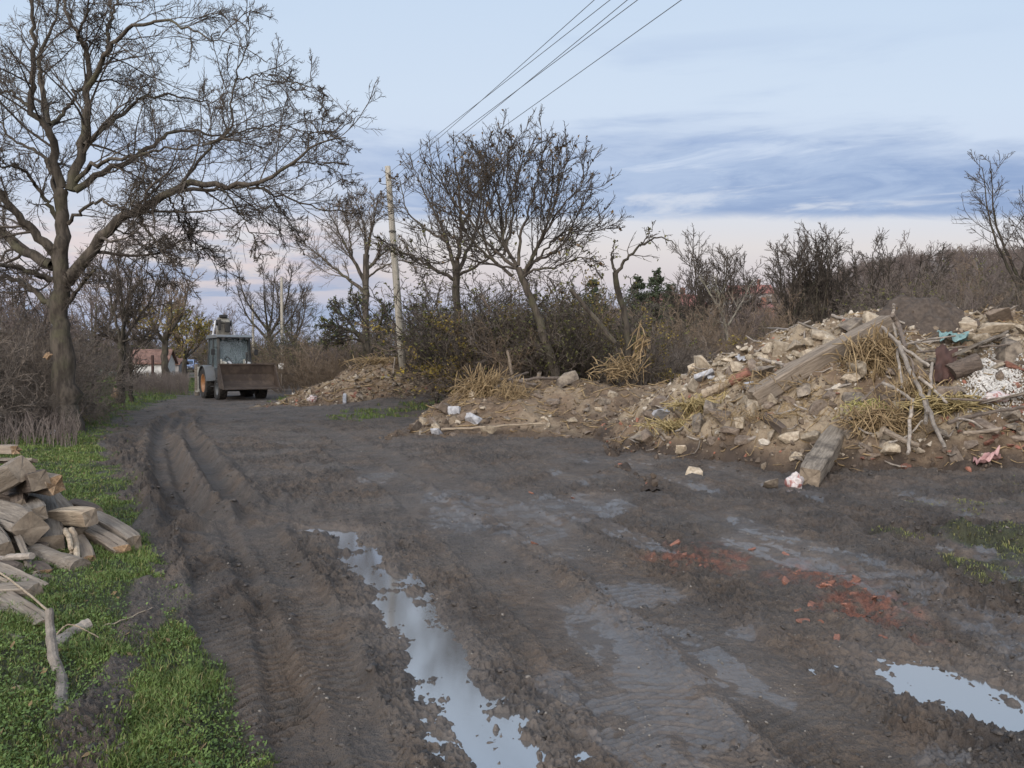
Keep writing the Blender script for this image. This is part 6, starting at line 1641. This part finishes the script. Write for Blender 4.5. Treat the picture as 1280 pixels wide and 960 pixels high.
for s_ in (-1, 1):
    pane([(.08, s_*.675, 1.34), (-.73, s_*.675, 1.34), (-.73, s_*.64, 2.64), (0., s_*.64, 2.64)], 'side_window')
    pane([(-.83, s_*.67, 1.50), (-1.56, s_*.67, 1.50), (-1.47, s_*.64, 2.64), (-.83, s_*.64, 2.64)], 'side_window')
se = Acc(); se.box((-.75, 0, 1.15), (.5, .5, .14), None, .05); se.box((-1.0, 0, 1.52), (.12, .48, .65), None, .05); se.build('driver_seat', p_black, cab_o)
sw = Acc(); sw.loft([(.0, 0, 1.3), (-.22, 0, 1.58)], [.03, .03], 8); sw.lathe([(.17, -.012), (.195, 0), (.17, .012), (.15, 0), (.17, -.012)], (-.24, 0, 1.60), 'z', 24); sw.build('steering_wheel', p_black, cab_o)
# mudguards over the rear wheels
for s_ in (-1, 1):
    fd = Acc(); n_ = 14; pr = []
    for i in range(n_+1):
        a = rad(8 + 150*i/n_); pr.append((-1.05+math.cos(a)*.80, .68+math.sin(a)*.80))
    inn = [(-1.05+math.cos(rad(8+150*i/n_))*.765, .68+math.sin(rad(8+150*i/n_))*.765) for i in range(n_+1)]
    for i in range(n_):
        Vq = [(pr[i][0], s_*.60, pr[i][1]), (pr[i+1][0], s_*.60, pr[i+1][1]), (pr[i+1][0], s_*1.11, pr[i+1][1]-.0), (pr[i][0], s_*1.11, pr[i][1]),
              (inn[i][0], s_*.60, inn[i][1]), (inn[i+1][0], s_*.60, inn[i+1][1]), (inn[i+1][0], s_*1.11, inn[i+1][1]), (inn[i][0], s_*1.11, inn[i][1])]
        fd.add(Vq, [np.array([[0, 1, 2, 3], [7, 6, 5, 4], [3, 2, 6, 7], [0, 4, 5, 1], [0, 3, 7, 4], [1, 5, 6, 2]])])
    fd.build('mudguard', p_grey, bh)
    mi = Acc(); mi.loft([(.12, s_*.70, 2.25), (.22, s_*.88, 2.25), (.22, s_*.90, 2.1)], [.012]*3, 8); mi.box((.22, s_*.92, 2.05), (.04, .16, .26), None, .015); mi.build('mirror', p_black, bh)
    st_ = Acc(); st_.box((-.1, s_*.78, .55), (.5, .26, .05), None, .01); st_.box((-.1, s_*.72, .80), (.5, .20, .04), None, .01); st_.build('cab_step', p_black, bh)
    # loader arms and their cylinders
    la = Acc(); la.prism([(.10, 1.42), (.25, 1.66), (.62, 1.62), (1.72, .98), (2.02, .78), (1.94, .62), (1.60, .78), (.60, 1.34)], s_*.50-.045, s_*.50+.045, .015); la.build('loader_arm', p_cream, bh)
    lt = Acc(); lt.prism([(.02, .80), (.36, .80), (.36, 1.30), (.28, 1.74), (.08, 1.74), (.02, 1.3)], s_*.50-.11, s_*.50-.06, .01); lt.build('loader_tower', p_cream, bh)
    hc = Acc(); hc.cyl((.55, s_*.50, .85), (1.05, s_*.50, 1.02), .055); hc.cyl((1.05, s_*.50, 1.02), (1.45, s_*.50, 1.12), .028); hc.build('lift_cylinder', p_black, bh)
    tc = Acc(); tc.cyl((.62, s_*.36, 1.62), (1.25, s_*.36, 1.50), .05); tc.cyl((1.25, s_*.36, 1.50), (1.86, s_*.36, 1.28), .026); tc.build('tilt_cylinder', p_chrome, bh)
# bucket, open to the front
bk = Acc(); Wb = 1.15
outer = [(2.02, 1.50), (1.92, 1.10), (1.95, .80), (2.12, .60), (2.40, .52), (2.86, .50)]
inner = [(2.06, 1.48), (1.97, 1.10), (2.00, .83), (2.15, .645), (2.41, .565), (2.86, .525)]
for i in range(len(outer)-1):
    Vq = [(outer[i][0], -Wb, outer[i][1]), (outer[i][0], Wb, outer[i][1]), (outer[i+1][0], Wb, outer[i+1][1]), (outer[i+1][0], -Wb, outer[i+1][1]),
          (inner[i][0], -Wb, inner[i][1]), (inner[i][0], Wb, inner[i][1]), (inner[i+1][0], Wb, inner[i+1][1]), (inner[i+1][0], -Wb, inner[i+1][1])]
    bk.add(Vq, [np.array([[0, 1, 2, 3], [7, 6, 5, 4], [0, 3, 7, 4], [1, 5, 6, 2]] + ([[0, 4, 5, 1]] if i == 0 else []) + ([[3, 2, 6, 7]] if i == len(outer)-2 else []))])
for s_ in (-1, 1): bk.prism(outer + [(2.80, .62), (2.20, 1.46)], s_*Wb-.02, s_*Wb+.02, .006)
bk.box((2.05, 0, 1.52), (.09, 2.3, .07), None, .012); bk.box((2.80, 0, .505), (.20, 2.32, .03), None, .006); bk.box((1.93, 0, 1.0), (.06, 1.2, .3), None, .01)
bko = bk.build('loader_bucket', p_steel, bh)
for i in range(7):
    te = Acc(); te.prism([(2.84, .53), (2.98, .505), (2.84, .49)], -1.05+i*.35-.045, -1.05+i*.35+.045); te.build('tooth', p_steel, bko)
# folded digging arm at the back
bm_ = Acc(); bm_.prism([(-1.95, 1.0), (-2.12, 2.4), (-1.85, 3.42), (-1.70, 3.66), (-1.50, 3.46), (-1.72, 2.4), (-1.62, 1.0)], -.26, .26, .03); bm_.build('boom', p_boom, bh)
dp = Acc(); dp.prism([(-1.70, 3.58), (-1.58, 3.40), (-2.05, 2.3), (-2.50, 1.3), (-2.66, 1.34), (-2.36, 2.5)], -.11, .11, .03); dp.build('dipper', p_cream, bh)
kn = Acc(); kn.cyl((-1.64, -.34, 3.40), (-1.64, .34, 3.40), .13, k=18); kn.box((-1.46, .13, 3.20), (.10, .24, .46), None, .04); kn.box((-1.47, -.22, 3.3), (.10, .12, .5), None, .03); kn.box((-1.66, 0, 3.70), (.26, .34, .14), None, .04); kn.build('boom_knuckle', p_black, bh)
for s_ in (-1, 1):
    bc = Acc(); bc.loft([(-1.60, s_*.52, 2.0), (-1.62, s_*.46, 2.9), (-1.62, s_*.46, 2.91), (-1.66, s_*.34, 3.5)], [.06, .06, .04, .04], 12); bc.build('boom_cylinder', p_chrome, bh)
rbk = Acc(); rbk.prism([(-2.45, 1.36), (-2.75, 1.30), (-2.98, .98), (-2.80, .72), (-2.50, .70), (-2.42, .95)], -.32, .32, .03); rbk.build('digging_bucket', p_steel, bh)
kp = Acc(); kp.box((-1.9, 0, .75), (.12, 2.1, .7), None, .03); kp.build('rear_frame', p_black, bh)
for s_ in (-1, 1):
    sl = Acc(); sl.box((-2.0, s_*.98, .85), (.20, .16, 1.1), None, .02); sl.box((-2.0, s_*.98, .28), (.34, .3, .06), None, .015); sl.build('stabiliser_leg', p_cream, bh)
hs = Acc()
for s_ in (-1, 1): hs.loft([(.30, s_*.46, 1.7), (.6, s_*.44, 1.86), (1.1, s_*.42, 1.72), (1.5, s_*.40, 1.45)], [.018]*4, 6)
hs.build('hydraulic_hose', p_black, bh)

# ------------------------------------------------------------------ blue car far down the road
pc = PD(236, 452, 94); car = empty('parked_car', (pc[0], pc[1], float(T(pc[0], pc[1]))), rad(-90+12))
tag(car, 'blue hatchback parked on the grass beyond the digger', 'car')
def body_mesh():
    secs = [(-2.0, .55, .82, .70), (-1.9, .35, 1.0, .80), (-1.2, .28, 1.0, .84), (0., .26, .97, .85), (.9, .28, .93, .84), (1.7, .30, .82, .80), (1.98, .36, .68, .66)]
    Vb, n = [], 10
    for x, zl, zh, hw in secs:
        Vb += [(x, -hw*.9, zl), (x, -hw, zl+.12), (x, -hw, (zl+zh)/2), (x, -hw*.97, zh-.06), (x, -hw*.88, zh), (x, hw*.88, zh), (x, hw*.97, zh-.06), (x, hw, (zl+zh)/2), (x, hw, zl+.12), (x, hw*.9, zl)]
    ix = np.arange(len(Vb)).reshape(-1, n)
    f = np.stack([ix[:-1], np.roll(ix[:-1], -1, 1), np.roll(ix[1:], -1, 1), ix[1:]], -1).reshape(-1, 4)
    return Acc().add(Vb, [f, ix[:1], ix[-1:, ::-1]])
body_mesh().build('body', p_blue, car, True)
gh = Acc(); gv = []
for x, z, hw in ((-1.85, .98, .76), (-1.35, 1.40, .60), (-.1, 1.46, .60), (.35, 1.38, .60), (1.0, .93, .74)): gv += [(x, -hw, z), (x, hw, z), (x, hw*.98, .90), (x, -hw*.98, .90)]
ix = np.arange(20).reshape(5, 4); gh.add(gv, [np.stack([ix[:-1], np.roll(ix[:-1], -1, 1), np.roll(ix[1:], -1, 1), ix[1:]], -1).reshape(-1, 4), ix[:1], ix[-1:]])
gh.build('cabin', p_blue, car, False)
def flat(q, off, name, mat):
    q = np.array(q, float); nrm = np.cross(q[1]-q[0], q[3]-q[0]); nrm /= np.linalg.norm(nrm); q = q+nrm*off
    Vp = np.concatenate([q, q-nrm*.02]); f = [[0, 1, 2, 3], [7, 6, 5, 4], [0, 4, 5, 1], [1, 5, 6, 2], [2, 6, 7, 3], [3, 7, 4, 0]]
    link_mesh(name, np_mesh(name, Vp, [np.array(f)], mat, False), car)
flat([(.94, -.64, .99), (.94, .64, .99), (.40, .54, 1.345), (.40, -.54, 1.345)], .012, 'windscreen', carglass)
for s_ in (-1, 1):
    q = [(.75, s_*.71, 1.0), (-1.5, s_*.725, 1.02), (-1.2, s_*.635, 1.36), (.22, s_*.63, 1.36)]
    flat(q if s_ > 0 else q[::-1], .02, 'side_window', carglass)
    h_ = Acc(); h_.box((1.90, s_*.58, .62), (.16, .26, .13), None, .03); h_.build('headlight', p_lamp, car)
    m_ = Acc(); m_.box((.72, s_*.92, 1.0), (.12, .16, .12), None, .03); m_.build('mirror', p_blue, car)
    for x in (-1.3, 1.28):
        wv_ = Acc(); wv_.lathe([(.19, -.09), (.30, -.09), (.31, 0), (.30, .09), (.19, .09), (.19, -.09)], (0, 0, 0), 'y', 24); wo = wv_.build('wheel', p_tyre, car, True); wo.location = (x, s_*.76, .31)
        ri = Acc(); ri.lathe([(.01, s_*.06), (.17, s_*.08), (.20, s_*.09)], (0, 0, 0), 'y', 20); ri.build('rim', p_grey, wo, True)
np_ = Acc(); np_.box((2.0, 0, .46), (.02, .50, .11), None, .004); np_.build('number_plate', p_white, car)
bp_ = Acc(); bp_.box((1.93, 0, .46), (.12, 1.5, .2), None, .04); bp_.build('bumper', p_black, car)

# ------------------------------------------------------------------ poles and cables
conc = simple('pole_concrete', (.20, .185, .155), (.34, .31, .26), 3., .9, .4, 40, stretch=(6, 6, .5))
insm = paint('insulator', (.035, .025, .022), amt=.1, rough=.25); ironm = paint('iron_bracket', (.06, .055, .05), amt=.5, rough=.7); yelm = paint('yellow_mark', (.55, .42, .05), (.3, .25, .1), .5, .7)
wirem = paint('cable', (.10, .11, .12), amt=.1, rough=.5)
WD = np.array([15., -36.]); WD /= np.linalg.norm(WD); WN = np.array([WD[1], -WD[0]])   # along and across the line
def utility_pole(base, top, r0, r1, label, full=True):
    base = np.array(base); top = np.array(top)
    root = empty('utility_pole', base); tag(root, label, 'utility pole')
    d = top-base; L = np.linalg.norm(d)
    sh = Acc(); sh.loft([d*q for q in (-.02, .3, .6, .9, 1.)], [r0+(r1-r0)*q for q in (0, .3, .6, .9, 1)], 14); sh.build('shaft', conc, root, True)
    ends = []
    for i, (side, dz) in enumerate(((1, .45), (-1, .68), (1, .92), (-1, 1.14), (1, 1.41))):
        p = d*(1-dz/L); nrm = np.array([WN[0], WN[1], 0])*side*(-1)
        if nrm[0]*side < 0: nrm = -nrm
        br = Acc(); br.loft([p+nrm*r1*.5, p+nrm*.26, p+nrm*.34+[0, 0, .03], p+nrm*.34+[0, 0, .10]], [.014]*4, 6); bo_ = br.build('bracket', ironm, root)
        ii = Acc(); c_ = p+nrm*.34+np.array([0, 0, .10]); ii.lathe([(.02, -.03), (.055, -.02), (.05, .03), (.035, .05), (.05, .08), (.03, .12), (.0, .125)], c_, 'z', 12); ii.build('insulator', insm, bo_, True)
        ends.append(base + c_ + np.array([0, 0, .06]))
    if full:
        for q in (.715, .655):
            cl = Acc(); p = d*q; r = r0+(r1-r0)*q; cl.lathe([(r+.004, -.03), (r+.02, -.025), (r+.02, .025), (r+.004, .03)], p, 'z', 16); cl.box(p+[.0, -r-.02, 0], (.09, .07, .09), None, .01); cl.build('clamp', ironm, root)
        ym = Acc(); p = d*.095; r = r0+(r1-r0)*.095; a0, a1 = -2.35, -1.2; Vq = []
        for a in np.linspace(a0, a1, 8):
            for z_ in (-.13, .16): Vq.append(p+[math.cos(a)*(r+.004), math.sin(a)*(r+.004), z_+.05*math.sin(a*5)])
        f = [[2*i, 2*i+2, 2*i+3, 2*i+1] for i in range(7)]; ym.add(np.array(Vq)+np.array([d[0]*0, 0, 0]), [np.array(f)]); ym.build('paint_mark', yelm, root)
    return ends
P1b = PD(506, 486, 30.); P1t = PD(484.5, 208, 30.); P1b[2] = float(T(P1b[0], P1b[1]))-.15
e1 = utility_pole(P1b, P1t, .155, .105, 'near concrete utility pole with yellow mark, leaning left behind the heap')
def pole_at(px, D, ytop, label):
    t_ = PD(px, ytop, D); b_ = t_.copy(); b_[2] = float(T(b_[0], b_[1]))-.1; return utility_pole(b_, t_, .15, .10, label, False)
e2 = pole_at(352, 66, 347, 'second utility pole in the row, rising from the brown shrubs')
e3 = pole_at(316, 96, 380, 'farthest utility pole in the row, right above the digger')
e0b = np.array([10.9, -6.]); z0 = float(T(*e0b)); e0 = utility_pole((e0b[0], e0b[1], z0-.1), (e0b[0]-.05, e0b[1], z0+8.4), .155, .105, 'utility pole beside the camera, outside the photo', False)
e0 = [np.array([x_, -6., e1[i][2]]) for i, x_ in enumerate((10.3, 11.4, 10.4, 11.1, 11.0))]
def span(a, b2, sag, n=24):
    u = np.linspace(0, 1, n)[:, None]; P = a*(1-u)+b2*u; P[:, 2] -= sag*4*(u*(1-u))[:, 0]; return P
CL = ['uppermost cable of the overhead line, leaving the top right insulator', 'second cable of the overhead line, from the upper left insulator', 'third cable of the overhead line, from the middle right insulator', 'fourth cable of the overhead line, from the lower left insulator', 'lowest cable of the overhead line, from the bottom right insulator']
for i in range(5):
    P = np.concatenate([span(e3[i], e2[i], .35)[:-1], span(e2[i], e1[i], .35)[:-1], span(e1[i], e0[i], .02, 40)])
    v, f = tubes(P[None], np.full((1, len(P)), .0075), 5); o = link_mesh('overhead_cable', np_mesh('overhead_cable', v, [f], wirem, True)); tag(o, CL[i], 'cable')

# ------------------------------------------------------------------ small tiled shed, houses, posts
white_w = simple('limewash', (.40, .39, .37), (.62, .61, .58), 2.5, .9, .3, 20); tile_m, t, b = new_mat('clay_tiles')
co = t('ShaderNodeTexCoord').outputs['Object']; wv = t('ShaderNodeTexWave', {'Vector': co, 'Scale': 2.2, 'Distortion': 1.}, bands_direction='Y').outputs[1]
c = t.mix(t.mapr(t.noise(co, 3., 5, .7), .35, .65), (.10, .055, .042, 1), (.20, .115, .09, 1)); t.l.new(c, b.inputs['Base Color']); b.inputs['Roughness'].default_value = .9
bp = t('ShaderNodeBump', {'Height': wv, 'Strength': .8, 'Distance': .08}); t.l.new(bp.outputs[0], b.inputs['Normal'])
rtile, t, b = new_mat('red_tiles'); co = t('ShaderNodeTexCoord').outputs['Object']
c = t.mix(t.mapr(t.noise(co, 1.5, 5, .7), .35, .65), (.14, .055, .046, 1), (.23, .092, .074, 1)); t.l.new(c, b.inputs['Base Color']); b.inputs['Roughness'].default_value = .85
orw = simple('orange_render', (.26, .14, .095), (.36, .20, .14), 1.5, .9, .1); greyw = simple('grey_render', (.22, .21, .21), (.33, .31, .30), 1.5, .9, .1); winm = paint('house_window', (.03, .035, .045), amt=.1, rough=.15)
def house(px, D, yw_top, yr_top, w_, dep, wallm, roofm, label, name, rz=0., windows=2, zoff=0., door=False, ybase=None):
    p = PD(px, 452, D); z = float(T(p[0], p[1])); zt = PD(px, yw_top, D)[2]; zr = PD(px, yr_top, D)[2]
    if ybase is not None: z = min(z, PD(px, ybase, D)[2])
    root = empty(name, (p[0], p[1]+dep/2, z), rz); tag(root, label, 'house' if name == 'house' else 'shed'); h = zt-z; rh = zr-z
    wa = Acc(); wa.add([(-w_/2, -dep/2, -.5), (w_/2, -dep/2, -.5), (w_/2, dep/2, -.5), (-w_/2, dep/2, -.5), (-w_/2, -dep/2, h), (w_/2, -dep/2, h), (w_/2, dep/2, h), (-w_/2, dep/2, h), (-w_/2, 0, rh-.1), (w_/2, 0, rh-.1)],
                    [np.array([[0, 1, 5, 4], [2, 3, 7, 6]]), np.array([[1, 2, 6, 9, 5], [3, 0, 4, 8, 7]])]); wa.build('wall', wallm, root)
    ro = Acc(); o_ = .3*min(1, w_/4)
    for s_ in (-1, 1):
        a = [(-w_/2-o_, s_*(dep/2+o_), h-(rh-h)*o_/(dep/2)), (w_/2+o_, s_*(dep/2+o_), h-(rh-h)*o_/(dep/2)), (w_/2+o_, 0, rh), (-w_/2-o_, 0, rh)]
        b2 = [(x, y, z_+.12) for x, y, z_ in a]; ro.add(a+b2, [np.array([[0, 1, 2, 3], [7, 6, 5, 4], [0, 4, 5, 1], [1, 5, 6, 2], [2, 6, 7, 3], [3, 7, 4, 0]])])
    rr_ = ro.build('roof', roofm, root)
    if name == 'house':
        cm = Acc(); cm.box((w_*.25, .3, rh+.35), (.5, .5, 1.2), None, .02); cm.box((w_*.25, .3, rh+.98), (.62, .62, .1), None, .02); cm.build('chimney', brickm, rr_)
    for i in range(windows):
        x = -w_/2+w_*(i+.5)/windows
        wf = Acc(); wf.box((x, -dep/2-.02, h*.58), (w_*.16+.14, .06, h*.30+.14), None, .01); wo = wf.build('window', white_w, root); wp = Acc(); wp.box((x, -dep/2-.045, h*.58), (w_*.16, .04, h*.30)); wp.build('pane', winm, wo)
    if door:
        d_ = Acc(); d_.box((w_*.28, -dep/2-.02, .85), (.7, .06, 1.7), None, .01); d_.build('door', p_black, root)
    return root
house(183, 60, 453, 438, 2.5, 2.4, white_w, tile_m, 'small limewashed shed with tiled roof behind the dry weeds', 'shed', rad(8), 0, door=False)
a = PD(191, 470, 58); b_ = PD(191, 444, 58); bb = Acc(); bb.box((0, 0, (b_[2]-float(T(a[0], 58.)))/2), (.16, .16, b_[2]-float(T(a[0], 58.))), None, .02); o = bb.build('red_post', redm); o.location = (a[0], 58., float(T(a[0], 58.))); tag(o, 'dark red post standing in front of the limewashed shed', 'post')
house(205, 66, 455, 449, 2.2, 2., greyw, tile_m, 'grey tin sided shed beside the limewashed shed', 'shed', rad(4), 1)
house(846, 105, 381, 366, 7., 6, orw, rtile, 'orange rendered house with red roof seen through the thicket', 'house', rad(20), 3)
house(942, 130, 366, 355, 6.5, 6, greyw, rtile, 'grey house with dark red roof on the far slope', 'house', rad(-10), 3)
house(912, 120, 374, 366, 5., 5, greyw, tile_m, 'low brown roofed house left of the grey house', 'house', rad(12), 2)
house(955, 112, 385, 379, 3., 4, orw, rtile, 'small orange house below the grey house', 'house', rad(12), 1)
house(8, 62, 440, 428, 5., 5, greyw, rtile, 'low red roofed house behind the left brushwood', 'house', rad(10), 2)
def fence_post(px, D, ytop, label, r=.07):
    p = PD(px, 452, D); z = float(T(p[0], D)); h = PD(px, ytop, D)[2]-z
    a_ = Acc(); a_.loft([(0, 0, -.2), (.01, 0, h*.5), (-.01, .01, h)], [r, r*.95, r*.9], 10); o = a_.build('fence_post', w_grey); o.location = (p[0], D, z); tag(o, label, 'post')
fence_post(246, 38, 455, 'grey wooden fence post beside the digger rear wheel', .12)
fence_post(185, 42, 466, 'dark fence post in the weeds before the shed', .08)
a = PD(221, 484, 44); a[2] = float(T(a[0], 44.)); beam(a, a+[.10, .0, .5], .12, .2, w_pale, label='pale split stump standing on the green verge', name='stump', cat='stump')
a = PD(352, 458, 42); beam(a+[0, 0, -1.], a, .06, .06, w_grey, label='thin stake carrying the white board in the shrubs', name='stake', cat='stake')
beam(a+[-.14, -.06, .02], a+[.14, -.06, .02], .04, .28, white_w, white_w, label='small white board on a stake in the brown shrubs', name='notice_board', cat='board', jag=0, bow=0)
a = hit(143, 503); b_ = hit(150, 496)
beam(PD(143, 497, 28.5), PD(145, 487, 28.5), .18, .16, end_or, end_or, label='orange snapped stump at the small forked tree', name='stump', cat='stump', jag=.06)
beam(PD(57, 448, 17.4), PD(62, 442, 17.4), .10, .10, end_or, end_or, label='orange torn branch stub on the big trunk side', name='branch_stub', cat='branch', jag=.04)
